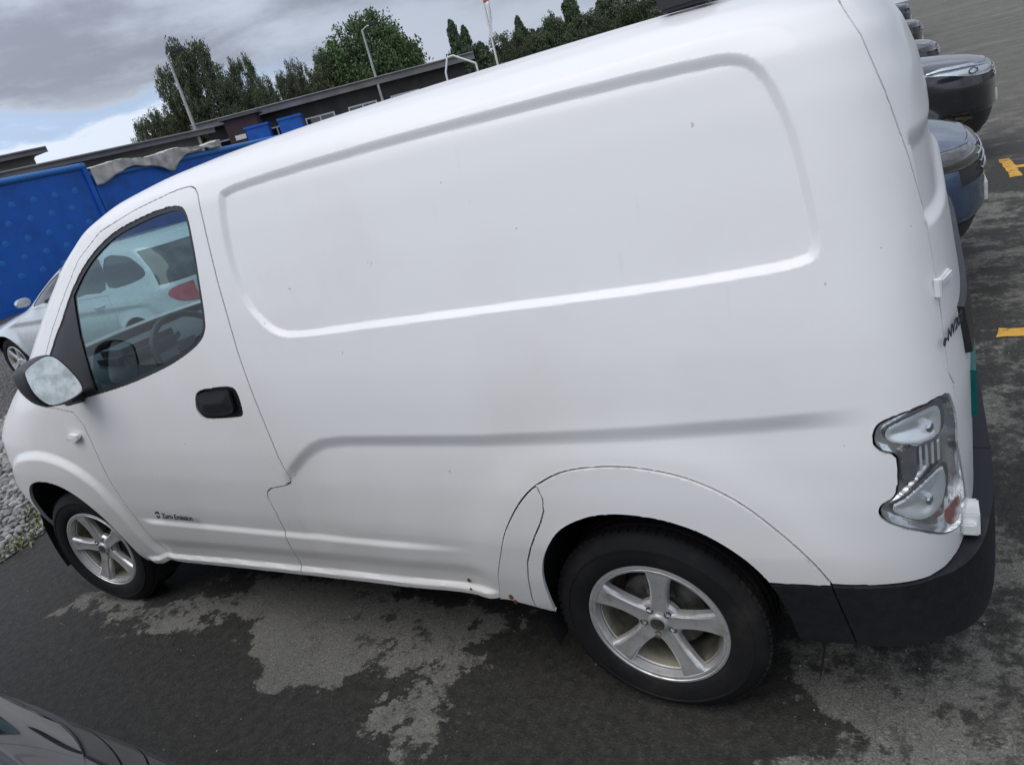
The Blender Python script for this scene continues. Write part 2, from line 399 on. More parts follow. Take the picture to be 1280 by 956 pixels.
        me.update(calc_edges=True); me.validate(); me.polygons.foreach_set('use_smooth', np.ones(len(me.polygons), bool)); me.set_sharp_from_angle(angle=R(sharp))
        return link(name, me, mat, parent)
def patch(name, L, poly, off, mat, parent, thick=.01, cell=.006, feat=None, dome=0., sharp=40, mirror=0):
    """piece with the outline poly (x,z) lying on the body surface, off = inward depth of its face"""
    poly = np.asarray(poly, float); lo, hi = poly.min(0)-cell, poly.max(0)+cell
    xs = np.arange(lo[0], hi[0]+cell, cell); zs = np.arange(lo[1], hi[1]+cell, cell)
    X, Z = np.meshgrid(xs, zs); D, nx, nz = sdf(X, Z, poly, margin=1.)
    k = np.abs(D) < .56*cell; X = np.where(k, nx, X); Z = np.where(k, nz, Z); D = np.where(k, 0, D)
    nr, nc = X.shape; i, j = np.meshgrid(np.arange(nr-1), np.arange(nc-1), indexing='ij'); a = (i*nc+j).ravel()
    F = np.stack([a, a+1, a+1+nc, a+nc], -1); F = F[D.ravel()[F].mean(1) < -1e-6]
    idx, inv = np.unique(F, return_inverse=True); F = inv.reshape(F.shape); x, z, d = X.ravel()[idx], Z.ravel()[idx], D.ravel()[idx]
    y = L.y(x, z)+off+(feat(x, z) if feat else 0)-dome*sm(-d/(abs(lo[0]-hi[0])*.3))
    V = np.stack([x, y, z], 1)
    E = np.concatenate([F[:, [0, 1]], F[:, [1, 2]], F[:, [2, 3]], F[:, [3, 0]]]); Es = np.sort(E, 1)
    key = Es[:, 0].astype(np.int64)*len(V)+Es[:, 1]; _, first, cnt = np.unique(key, return_index=True, return_counts=True)
    bd = E[first[cnt == 1]]; bv = np.unique(bd); mp = np.full(len(V), -1); mp[bv] = np.arange(len(bv))+len(V)
    V2 = V[bv]+np.array([0, thick, 0]); F = np.concatenate([F, np.stack([bd[:, 1], bd[:, 0], mp[bd[:, 0]], mp[bd[:, 1]]], 1)]); V = np.concatenate([V, V2])
    if mirror: V[:, 1] = 2*L.half-V[:, 1]; F = F[:, ::-1]
    return np_mesh(name, V, F, mat, parent, sharp)

# ------------------------------------------------------------------ wheel (axis y, outer face towards -y)
def make_wheel(parent, loc, rz=0., spin=0., rad=.308, mats=None, mirror=False, detail=True):
    w = bpy.data.objects.new('wheel', None); COL.objects.link(w); w.parent = parent; w.location = Vector(loc)-OFF; w.rotation_euler = (0, spin, rz)
    if mirror: w.rotation_euler = (0, -spin, rz+math.pi)
    fill_wheel(w, rad, detail); return w
WHEEL_ME = {}
def fill_wheel(w, rad, detail):
    global OFF
    if rad not in WHEEL_ME:
        o_, OFF = OFF, Vector((0, 0, 0)); k = rad/.308; d = {}
        bm = bmesh.new()
        lathe(bm, [(.198*k, .022), (.202*k, .008), (.210*k, .001), (.222*k, -.004), (.245*k, -.007), (.262*k, -.006), (.263*k, -.008), (.268*k, -.008), (.269*k, -.005), (.284*k, .002), (.296*k, .011), (.3035*k, .022), (.306*k, .036),
                   (.307*k, .050), (.300*k, .052), (.300*k, .058), (.3075*k, .060), (.308*k, .084), (.300*k, .086), (.300*k, .093), (.308*k, .095), (.308*k, .119), (.300*k, .121), (.300*k, .127), (.3075*k, .129), (.306*k, .148), (.3035*k, .160), (.296*k, .172), (.27*k, .183), (.24*k, .188), (.20*k, .165)], 96, close=True)
        # shoulder sipes: thin grooves cut as dark bars would be fake; raise small tread blocks instead
        for i in range(72):
            a = 2*math.pi*i/72; Rm = Matrix.Rotation(a, 4, 'Y')
            bx(bm, .296*k, .3098*k, .020, .047, -.0085*k, .0085*k, Rm); bx(bm, .296*k, .3098*k, .132, .160, -.0085*k, .0085*k, Rm)
        d['tyre'] = (bm_mesh('tyre', bm, TYRE, None, sharp=30), TYRE)
        bm = bmesh.new()
        lathe(bm, [(.176*k, .034), (.1815*k, .022), (.1835*k, .010), (.1855*k, .004), (.192*k, .003), (.194*k, .006), (.197*k, .002), (.2035*k, .003), (.206*k, .008), (.2035*k, .016), (.200*k, .02), (.196*k, .03), (.19*k, .08), (.19*k, .172)], 96)
        d['rim'] = (bm_mesh('rim', bm, ALLOY, None, sharp=30), ALLOY)
        bm = bmesh.new(); lathe(bm, [(.150*k, .178), (.196*k, .176), (.196*k, .172), (.178*k, .165), (.168*k, .13), (.166*k, .07), (.170*k, .060), (.171*k, .045), (.1775*k, .034), (.1785*k, .026)], 72); d['barrel'] = (bm_mesh('barrel', bm, BARREL, None, sharp=30), BARREL)
        # spokes
        for i in range(5):
            bm = bmesh.new(); a = 2*math.pi*i/5; Rm = Matrix.Rotation(-a, 4, 'Y'); prev = None
            st = [(.030, .030, .020), (.050, .029, .017), (.075, .0255, .016), (.105, .0255, .0145), (.135, .0285, .0115), (.160, .034, .008), (.178, .040, .0055), (.189, .046, .005)]
            for r_, hw, y in st:
                sec = [(-hw, y+.028), (-hw, y+.010), (-hw*.86, y+.002), (-hw*.70, y-.001), (-hw*.3, y+.0005), (hw*.3, y+.0005), (hw*.70, y-.001), (hw*.86, y+.002), (hw, y+.010), (hw, y+.028)]
                if r_ > .185: sec = [(s_, yy if n_ in (0, 1, 8, 9) else y+.002) for n_, (s_, yy) in enumerate(sec)]
                ring = [bm.verts.new(Rm @ Vector((r_*k, yy, s_*k))) for s_, yy in sec]
                if prev:
                    for q in range(9): bm.faces.new((prev[q], prev[q+1], ring[q+1], ring[q]))
                    bm.faces.new((prev[9], prev[0], ring[0], ring[9]))
                prev = ring
            d['spoke%d' % i] = (bm_mesh('spoke', bm, ALLOY, None, sharp=25), ALLOY)
        bm = bmesh.new()
        lathe(bm, [(.0001, .010), (.022*k, .010), (.026*k, .012), (.029*k, .019), (.034*k, .021), (.050*k, .020), (.062*k, .024), (.068*k, .034), (.068*k, .05)], 40)
        d['hub'] = (bm_mesh('hub', bm, ALLOY, None, sharp=30), ALLOY)
        bm = bmesh.new(); lathe(bm, [(.0001, .0085), (.0205*k, .0085), (.0215*k, .0105), (.0215*k, .013)], 28); d['centre_cap'] = (bm_mesh('centre_cap', bm, BRAKE, None), BRAKE)
        for i in range(5):
            bm = bmesh.new(); a = 2*math.pi*(i+.5)/5
            rings = lathe(bm, [(.0001, .030), (.006*k, .030), (.0072*k, .018), (.011*k, .0175), (.0115*k, .03)], 12)
            bmesh.ops.translate(bm, verts=[v for r_ in rings for v in r_], vec=(.044*k*math.cos(a), 0, .044*k*math.sin(a)))
            d['lug_nut%d' % i] = (bm_mesh('lug_nut', bm, BRAKE, None), BRAKE)
        bm = bmesh.new(); lathe(bm, [(.0001, .062), (.07*k, .062), (.075*k, .075), (.125*k, .078), (.128*k, .085), (.128*k, .125), (.0001, .13)], 48)
        bx(bm, -.02*k, .06*k, .055, .14, .06*k, .135*k)
        d['brake_drum'] = (bm_mesh('brake_drum', bm, BRAKE, None), BRAKE)
        WHEEL_ME[rad] = {kk: (o.data, o.name.split('.')[0]) for kk, (o, _) in d.items()}
        for o, _ in d.values(): bpy.data.objects.remove(o)
        OFF = o_
    for kk, (me, nm) in WHEEL_ME[rad].items():
        if not detail and (kk.startswith('lug') or kk == 'centre_cap'): continue
        o = bpy.data.objects.new(nm, me); COL.objects.link(o); o.parent = w

# ================================================================== GROUND
def sheet(name, pts, z, mat, **k):
    return setp(np_mesh(name, [(x, y, z) for x, y in pts], [tuple(range(len(pts)))], mat, None, None), **k)
b = NB('wet_patchy_asphalt')
co = b.coord(); sep = b.n('ShaderNodeSeparateXYZ'); b.l(co, sep.inputs[0]); sx_, sy_ = sep.outputs[0], sep.outputs[1]
dn = b.n('ShaderNodeTexNoise'); dn.inputs['Scale'].default_value = 2.6; dn.inputs['Detail'].default_value = 9; dn.inputs['Roughness'].default_value = .72; b.l(co, dn.inputs['Vector'])
dv = b.n('ShaderNodeVectorMath', operation='SUBTRACT'); b.l(dn.outputs['Color'], dv.inputs[0]); dv.inputs[1].default_value = (.5, .5, .5)
ds_ = b.n('ShaderNodeVectorMath', operation='SCALE'); b.l(dv.outputs[0], ds_.inputs[0]); ds_.inputs['Scale'].default_value = 1.25
da_ = b.n('ShaderNodeVectorMath', operation='ADD'); b.l(co, da_.inputs[0]); b.l(ds_.outputs[0], da_.inputs[1]); dco = da_.outputs[0]
def blob(x0, y0, ax, ay, ang=0):
    mp = b.n('ShaderNodeMapping'); mp.vector_type = 'TEXTURE'; mp.inputs['Location'].default_value = (x0, y0, 0); mp.inputs['Scale'].default_value = (ax, ay, 1); mp.inputs['Rotation'].default_value = (0, 0, R(ang)); b.l(dco, mp.inputs[0])
    g = b.n('ShaderNodeTexGradient', gradient_type='QUADRATIC_SPHERE'); mp2 = b.n('ShaderNodeVectorMath', operation='LENGTH'); b.l(mp.outputs[0], mp2.inputs[0])
    return b.smooth(mp2.outputs['Value'], 1.25, .55)
wetb = None
for a_, w_ in (((1.2, -1.25, 3.4, 1.25, 0), .55), ((3.35, .02, .62, .52, 0), .75), ((-.1, .05, .9, .45, 10), .5), ((1.3, .35, .45, .5, 0), .35), ((2.6, 1.2, 1.4, .75, 0), .25),
               ((2.30, .12, .62, .30, 8), -.95), ((2.80, -.22, .10, .32, -8), -.6), ((1.50, .12, .5, .16, 6), -.55), ((.75, .0, .35, .10, 10), -.35), ((4.05, -.25, .45, .55, 0), -.25), ((.45, -.02, .38, .13, 0), -.35), ((1.25, -.02, .25, .08, 20), -.35), ((5.3, 1.2, .9, 2.6, 0), .02), ((5.1, 6.8, .6, .6, 0), .35)):
    v = b.math('MULTIPLY', blob(*a_), w_); wetb = v if wetb is None else b.math('ADD', wetb, v)
big = b.noise(.55, 4, .6); mid = b.noise(3.4, 8, .68); fine = b.noise(26, 6, .7); grit = b.noise(190, 3, .6)
fac = b.math('ADD', b.math('ADD', b.math('MULTIPLY', big, .5), b.math('MULTIPLY', mid, 1.0)), b.math('ADD', b.math('MULTIPLY', fine, .55), wetb))
wet = b.math('MULTIPLY', b.smooth(fac, .88, 1.06), b.smooth(b.noise(48, 4, .7), .22, .42, .72, 1.))
mott = b.math('MULTIPLY', b.smooth(b.noise(9, 9, .78, None, (2, 7, 0)), .53, .57), b.smooth(b.noise(1.7, 3, .6, None, (9, 1, 0)), .40, .62)); wet = b.math('MAXIMUM', wet, b.math('MULTIPLY', mott, .95))
far = b.smooth(sy_, 5, 14); fw_ = b.math('MULTIPLY', wet, b.math('SUBTRACT', 1., b.math('MULTIPLY', far, .7)))
stone = b.n('ShaderNodeTexVoronoi'); stone.inputs['Scale'].default_value = 130; b.l(co, stone.inputs['Vector']); sc = b.n('ShaderNodeSeparateXYZ'); b.l(stone.outputs['Color'], sc.inputs[0])
dry = b.mix(b.smooth(b.noise(1.1, 5), .3, .7), (.102, .100, .090), (.150, .146, .131))
dry = b.mix(b.math('MULTIPLY', b.smooth(grit, .42, .62), .75), dry, (.22, .212, .18))
dry = b.mix(b.math('MULTIPLY', b.smooth(b.noise(70, 5, .7, None, (5, 1, 0)), .56, .64), .7), dry, (.045, .042, .037))
dry = b.mix(b.math('MULTIPLY', b.smooth(sc.outputs[0], .75, 1.), .4), dry, (.30, .285, .24))
streak = b.noise(.55, 5, .6, (.25, 2.4, 1)); dry = b.mix(b.math('MULTIPLY', far, b.smooth(streak, .5, .72)), dry, (.22, .205, .18))
wetc = b.mix(b.smooth(fine, .3, .7), (.026, .0248, .022), (.048, .046, .041)); wetc = b.mix(b.math('MULTIPLY', b.smooth(sc.outputs[1], .82, 1.), .35), wetc, (.09, .088, .08))
bas = b.mix(fw_, dry, wetc)
h = b.math('ADD', b.math('MULTIPLY', stone.outputs['Distance'], .6), b.math('MULTIPLY', grit, .8)); b.bump(h, .55, .006)
ASPH = b.set(base=bas, rough=b.math('SUBTRACT', .92, b.math('MULTIPLY', fw_, .34)), spec=.14)
def ground_z(x, y):                        # the lot climbs gently beyond the parked cars
    return .045*np.clip(y-10, 0, 40)*sm((x+3)/5)*sm((y-10)/4+.3)
gx = np.r_[-1500, -300, -60, -20, np.arange(-6, 30, .75), 40, 80, 300, 1500]; gy = np.r_[-1500, -300, -60, -10, np.arange(0, 60, .75), 80, 300, 1500]
GX, GY = np.meshgrid(gx, gy); Vg = np.stack([GX, GY, ground_z(GX, GY)], -1).reshape(-1, 3); a_, b_ = np.meshgrid(np.arange(len(gy)-1), np.arange(len(gx)-1), indexing='ij'); i_ = (a_*len(gx)+b_).ravel()
setp(np_mesh('ground', Vg, np.stack([i_, i_+1, i_+1+len(gx), i_+len(gx)], -1), ASPH, None, 180), kind='structure')

# gravel beside the lot
b = NB('gravel_bed'); v = b.n('ShaderNodeTexVoronoi'); v.inputs['Scale'].default_value = 34; b.l(b.coord(), v.inputs['Vector']); s3 = b.n('ShaderNodeSeparateXYZ'); b.l(v.outputs['Color'], s3.inputs[0])
c_ = b.mix(s3.outputs[0], (.09, .088, .082), (.26, .25, .24)); c_ = b.mix(b.smooth(v.outputs['Distance'], .25, .6), c_, (.03, .03, .028)); b.bump(v.outputs['Distance'], 1., -.02)
GRAV = b.set(base=c_, rough=.85)
gp = [(-.60, -3.0), (-.56, .10), (-.62, .45), (-.95, .62), (-1.6, 1.0), (-2.6, 2.0), (-4.2, 5.5), (-9, 8.5), (-16, 9), (-16, -3)]
sheet('gravel_bed', gp, .006, GRAV, kind='structure')
STONE = plain('gravel_stone', (.27, .265, .25), .8, var=.45, nscale=9)
ico = bmesh.new(); bmesh.ops.create_icosphere(ico, subdivisions=1, radius=1); iv = np.array([v.co[:] for v in ico.verts]); iff = np.array([[v.index for v in f.verts] for f in ico.faces]); ico.free()
Vs, Fs = [], []; n_ = 0; gpoly = np.array(gp)
ptsx = rng.uniform(-4.4, -.5, 12000); ptsy = rng.uniform(-1.2, 3.3, 12000); dd, _, _ = sdf(ptsx, ptsy, gpoly, 5.)
keep = ((dd < 0) | (rng.random(12000) < .22*np.exp(-np.maximum(dd, 0)*14))) & (dd < .35)
for x, y in zip(ptsx[keep], ptsy[keep]):
    r_ = rng.uniform(.008, .024)*(1+.25*min(4, abs(x))); sc_ = r_*rng.uniform(.6, 1.2, 3); a = rng.uniform(0, 6.28); q = iv*sc_*(1+rng.uniform(-.18, .18, (len(iv), 1)))
    ca, sa = math.cos(a), math.sin(a); q = np.stack([q[:, 0]*ca-q[:, 1]*sa, q[:, 0]*sa+q[:, 1]*ca, q[:, 2]*.75], 1)+[x, y, .006+r_*.3]
    Vs.append(q); Fs.append(iff+n_); n_ += len(q)
g = np_mesh('gravel', np.concatenate(Vs), np.concatenate(Fs), STONE, None, None); setp(g, 'loose grey gravel stones beside the front of the white van', 'gravel', kind='stuff')
# loose grit on the asphalt near the van
Vs, Fs = [], []; n_ = 0
for i in range(1100):
    x, y = rng.uniform(-.4, 5.2), rng.uniform(-1.2, 3.0); r_ = rng.uniform(.0012, .0032) if i % 25 else rng.uniform(.003, .006)
    q = iv*r_*rng.uniform(.6, 1.2, 3)+[x, y, r_*.5]; Vs.append(q); Fs.append(iff+n_); n_ += len(q)
g = np_mesh('loose_grit', np.concatenate(Vs), np.concatenate(Fs), STONE, None, None); setp(g, 'tiny loose grit scattered over the patchy asphalt around the van', 'grit', kind='stuff')
# weeds at the gravel edge
WEED = plain('weed_leaf', (.16, .17, .05), .6, var=.35, nscale=20)
Vs, Fs = [], []; n_ = 0
for i in range(220):
    t = rng.random(); k = rng.integers(0, 3); x = np.interp(t, [0, .4, 1], [-.60, -.72, -1.3])+rng.normal(0, .06); y = np.interp(t, [0, .4, 1], [.15, .50, .78])+rng.normal(0, .05)
    h_ = rng.uniform(.015, .055); a = rng.uniform(0, 6.28); ln = rng.uniform(.01, .04); w_ = rng.uniform(.004, .010)
    p = np.array([x, y, .005]); d = np.array([math.cos(a), math.sin(a), 0]); s_ = np.array([-math.sin(a), math.cos(a), 0])*w_
    Vs.append(np.array([p, p+s_+d*ln*.5+[0, 0, h_*.7], p+d*ln+[0, 0, h_], p-s_+d*ln*.5+[0, 0, h_*.7]])); Fs.append(np.array([[0, 1, 2, 3]])+n_); n_ += 4
g = np_mesh('weeds', np.concatenate(Vs), np.concatenate(Fs), WEED, None, None); setp(g, 'low yellow green weeds along the edge of the gravel', 'weeds', kind='stuff')

# yellow bay markings
b = NB('worn_yellow_paint'); n = b.noise(14, 6, .7); YELLOW = b.set(base=b.mix(b.smooth(n, .48, .66), (.62, .34, .04), (.16, .12, .06)), rough=.7)
def marking(pts, label):
    # worn outline: subdivide and jitter the edge
    P = []
    for i in range(len(pts)):
        a, c_ = np.array(pts[i], float), np.array(pts[(i+1) % len(pts)], float); m = max(2, int(np.linalg.norm(c_-a)/.05))
        for k in range(m): P.append(a+(c_-a)*k/m+rng.normal(0, .005, 2))
    setp(np_mesh('bay_marking', [(x, y, .004) for x, y in P], [tuple(range(len(P)))], YELLOW, None, None), label, 'road marking', 'yellow parking bay markings')
marking([(4.60, 2.79), (5.9, 2.73), (5.9, 2.83), (4.62, 2.91)], 'worn yellow line on the asphalt between the white van and the grey car')
marking([(5.01, 6.75), (5.10, 6.75), (5.10, 7.14), (5.5, 7.14), (5.5, 7.26), (5.10, 7.26), (5.08, 7.70), (4.99, 7.70)], 'T shaped yellow marking on the asphalt between grey and black car noses')

# ================================================================== THE VAN
VANROWS = [(.26,.075,.10,4.365,1.0,.42,2.3,4.5),(.33,.042,-.04,4.39,1.0,.42,2.3,4.5),(.45,.020,-.13,4.39,1.0,.42,2.2,4.5),(.60,.004,-.17,4.385,1.0,.42,2.2,4.8),
(.75,.000,-.17,4.385,1.0,.42,2.2,5),(.86,.004,-.14,4.385,1.0,.42,2.2,5),(.94,.012,-.05,4.385,1.0,.42,2.2,5),(1.04,.022,.12,4.375,.95,.42,2.2,5),(1.12,.032,.30,4.366,.9,.42,2.3,5),
(1.20,.045,.47,4.358,.8,.42,2.4,5),(1.30,.062,.66,4.347,.72,.42,2.6,5),(1.45,.088,.90,4.328,.66,.42,2.8,5),(1.60,.116,1.14,4.302,.62,.42,2.9,5),(1.70,.140,1.33,4.268,.62,.42,2.9,5),
(1.76,.170,1.52,4.232,.66,.44,2.8,4.5),(1.80,.230,1.74,4.17,.75,.5,2.7,3.5),(1.825,.32,1.95,4.09,.8,.5,2.5,3),(1.842,.45,2.18,4.03,.8,.5,2.3,2.6),(1.855,.64,2.45,3.85,.7,.5,2.2,2.3),(1.86,.875,2.8,3.6,.4,.4,2,2)]
L = Loaf(VANROWS, .875)
DOOR = [(1.262,1.035),(1.300,.975),(1.313,.878),(1.318,.709),(1.345,.567),(1.368,.426),(1.400,.331),(1.420,.27),(2.235,.27),(2.235,.337),(2.253,.476),(2.258,.625),(2.250,.686),(2.262,.712),(2.285,.726),(2.370,.742),(2.392,.752),(2.400,.775),(2.388,.841),(2.365,1.015),(2.338,1.222),(2.326,1.457),(2.325,1.62),(2.320,1.70),(2.316,1.722),(2.303,1.740),(2.285,1.749),(2.262,1.752),(2.184,1.749),(1.988,1.726),(1.761,1.685),(1.587,1.609),(1.45,1.506),(1.289,1.38),(1.17,1.27),(1.05,1.15),(1.04,1.065),(1.14,1.056)]
WIN = cr([(2.215,1.702),(2.243,1.685),(2.253,1.64),(2.250,1.56),(2.236,1.455),(2.218,1.345),(2.194,1.292),(2.120,1.248),(1.958,1.195),(1.692,1.139),(1.403,1.098),(1.15,1.068),(1.085,1.085),(1.10,1.165),(1.26,1.313),(1.383,1.409),(1.506,1.510),(1.658,1.602),(1.836,1.668),(2.032,1.699),(2.15,1.707)], 4)
SAIL = [(.9, 1.0), (1.462, 1.0), (1.459, 1.181), (1.466, 1.338), (1.488, 1.444), (1.52, 1.60), (.9, 1.60)]
PANEL = cr([(2.410,1.69),(2.440,1.718),(2.55,1.728),(2.80,1.735),(3.133,1.738),(3.597,1.735),(3.90,1.727),(3.985,1.718),(4.030,1.690),(4.062,1.635),(4.088,1.556),(4.108,1.447),(4.118,1.353),(4.111,1.308),(4.080,1.290),(3.98,1.280),(3.73,1.269),(3.292,1.261),(2.878,1.253),(2.65,1.248),(2.54,1.260),(2.468,1.310),(2.413,1.397),(2.396,1.536)], 4)
ARCH = np.array([(3.104,.25),(3.104,.347),(3.135,.45),(3.173,.533),(3.221,.628),(3.290,.721),(3.362,.783),(3.464,.828),(3.602,.842),(3.725,.829),(3.819,.799),(3.906,.748),(3.987,.670),(4.045,.600),(4.079,.540)]); ARCH = np.r_[ARCH[:2], cr(ARCH[2:], 4, False), [(4.0,.534),(3.93,.53),(3.6,.4),(3.2,.25)]]
FLAP = [(3.09,.25),(3.09,.347),(3.12,.45),(3.160,.533),(3.21,.628),(3.28,.730),(3.355,.80),(3.362,.783),(3.372,.745),(3.366,.705),(3.346,.665),(3.318,.622),(3.290,.576),(3.262,.52),(3.245,.46),(3.232,.40),(3.226,.367),(3.222,.25)]
OPEN = np.r_[[(3.288,.2)], cr([(3.288,.319),(3.293,.436),(3.313,.518),(3.352,.588),(3.407,.648),(3.49,.690),(3.574,.706),(3.682,.700),(3.779,.672),(3.851,.630),(3.903,.583),(3.945,.515),(3.967,.431),(3.982,.325)], 4, False), [(3.99,.2)]]
FOPEN = np.r_[[(.45,.2)], cr([(.46,.33),(.505,.50),(.585,.62),(.69,.692),(.82,.714),(.961,.685),(1.083,.606),(1.165,.49),(1.195,.378),(1.205,.30)], 4, False), [(1.21,.2)]]
FFLARE = np.r_[[(.28,.2)], cr([(.30,.40),(.36,.60),(.47,.75),(.63,.835),(.86,.866),(1.07,.825),(1.23,.725),(1.315,.575),(1.36,.43),(1.40,.345)], 4, False), [(1.42,.2)]]
TAIL = cr([(4.191,.928),(4.207,.950),(4.27,.966),(4.321,.967),(4.334,.941),(4.341,.891),(4.341,.839),(4.346,.790),(4.355,.679),(4.352,.620),(4.33,.620),(4.272,.668),(4.212,.704),(4.191,.730),(4.196,.756),(4.224,.780),(4.230,.865),(4.204,.883),(4.189,.903)], 3)
REARDOOR = [(4.08,1.9),(4.13,1.82),(4.168,1.764),(4.208,1.69),(4.243,1.583),(4.277,1.451),(4.302,1.324),(4.314,1.212),(4.324,1.092),(4.331,1.0),(4.338,.975),(4.355,.94),(4.368,.80),(4.372,.60),(4.374,.56),(4.7,.56),(4.7,1.9)]
SILLX, SILLZ = [-.3,.30,.45,1.2,1.31,1.45,1.856,2.43,2.895,3.138,3.27,3.95,4.1,4.3,4.5], [.27,.25,.25,.283,.299,.312,.328,.342,.349,.345,.318,.322,.332,.332,.332]
SILL = [(-.6,.1)]+list(zip([-.6]+SILLX[1:], SILLZ))+[(4.6,.332),(4.6,.1)]
BUMPEND = [(3.8, .2), (3.8, .60), (4.079, .60), (4.079, .545), (4.114, .345), (4.13, .2)]
BUMPER = [(3.90,.2),(3.90,.524),(3.947,.527),(4.079,.540),(4.20,.537),(4.27,.536),(4.31,.542),(4.338,.556),(4.354,.575),(4.362,.60),(4.5,.60),(4.6,.2)]
HANDLE = cr([(2.052,1.055),(2.068,1.085),(2.104,1.100),(2.18,1.106),(2.250,1.106),(2.276,1.094),(2.283,1.06),(2.280,1.02),(2.266,1.003),(2.20,.998),(2.10,.996),(2.062,1.004),(2.047,1.028)], 3)
def cri(v): v = np.clip(v, 0, 1); return .65*v+.35*v*v*(3-2*v)
def van_feat(x, z, uf, ur):
    f_ = .013*cri(-sdf(x, z, PANEL)[0]/.020)
    cx = np.interp(x, [2.383,2.44,2.496,2.55,2.604,2.70,3.216,3.683,3.966,4.176], [.789,.832,.872,.902,.920,.929,.931,.951,.969,.988])
    xf_ = sm((x-2.36)/.07)*sm((4.21-x)/.20)
    f_ = f_+.0165*cri((cx-z)/.042)*np.clip(1-(cx-z)/.36, 0, 1)*xf_
    f_ = f_-.010*cri((.538-z)/.018)*sm((x-1.36)/.12)*sm((3.10-x)/.35)
    sl = np.interp(x, SILLX, SILLZ); f_ = f_+.006*sm((sl+.13-z)/.06)*sm((x-1.3)/.1)*sm((3.12-x)/.1)-.016*sm((sl+.034-z)/.014)*sm((x-1.22)/.1)*sm((3.12-x)/.06)
    f_ = f_-.020*sm(-sdf(x, z, FFLARE)[0]/.045)
    da = sdf(x, z, ARCH, .3)[0]; f_ = f_-.012*np.exp(-(np.maximum(da, 0)/.09)**2)*(da < .3)
    f_ = f_+.014*sm((.985-z)/.03)*sm((z-.62)/.03)*sm((x-4.345)/.02)*0
    # rear doors: pressed recess in the upper half that wraps round the corner
    f_ = f_+.016*sm((z-1.30)/.03)*sm((1.50-z)/.05)*sm((ur-.895)/.015)
    return f_
van = bpy.data.objects.new('van', None); COL.objects.link(van); van.location = (2.2, .875, 0); OFF = Vector(van.location)
setp(van, 'white windowless panel van with alloy wheels, filling the foreground', 'van')
B = Body(L, .0078, [(SAIL, 0), (PANEL, 0), (PANEL, -.020), (WIN, 0), (WIN, -.014), (OPEN, 0), (FOPEN, 0), (DOOR, 0), (FLAP, 0), (ARCH, 0), (TAIL, 0), (REARDOOR, 0), (SILL, 0), (BUMPER, 0), (BUMPEND, 0), (HANDLE, 0)], van_feat, growR=5, growF=5, cellz=.0052)
fx, fz = B.fx, B.fz; near = B.fy < .6
q = lambda P: sdf(fx, fz, P)[0]
dW, dD = q(WIN), q(DOOR)
free = ~(((q(OPEN) < 0) | (q(FOPEN) < 0)) & near) & (sdf(fx, fz, SILL)[0] > -1e-5)
def take(m):
    global free
    m = m & free; free = free & ~m; return m
mw = take((dW < 0) & near); sail = mw & (q(SAIL) < 0); gls = mw & (dW < -.0139) & ~sail; seal = mw & ~gls
hnd = take((q(HANDLE) < 0) & near)
mdoor = take((dD < 0) & near)
mtail = take((q(TAIL) < 0) & near)
mbump = take(((q(BUMPER) < 0) & near) | ((B.fur > .955) & (fz < .60)))
mflap = take((q(FLAP) < 0) & (q(ARCH) < .02) & near & (q(ARCH) < 0))
march = take((q(ARCH) < 0) & near)
mrear = take(((q(REARDOOR) < 0) & near) | ((B.fur > .9) & (fz > .60) & (fz < 1.78)))
mws = take((B.fuf > .62) & (fz > 1.125) & (fz < 1.772))
mbon = take((B.fuf > .66) & (fz > .92) & (fz < 1.112))
mhl = take((B.fuf > .42) & (B.fuf < .86) & (fz > .70) & (fz < .86))
mgr = take((B.fuf > .45) & (fz < .42))
body = B.part('body', free, PAINT, van, wall=.014)
B.part('windscreen', mws, WSHIELD, van, off=.004, wall=0)
B.part('bonnet', mbon, PAINT, van)
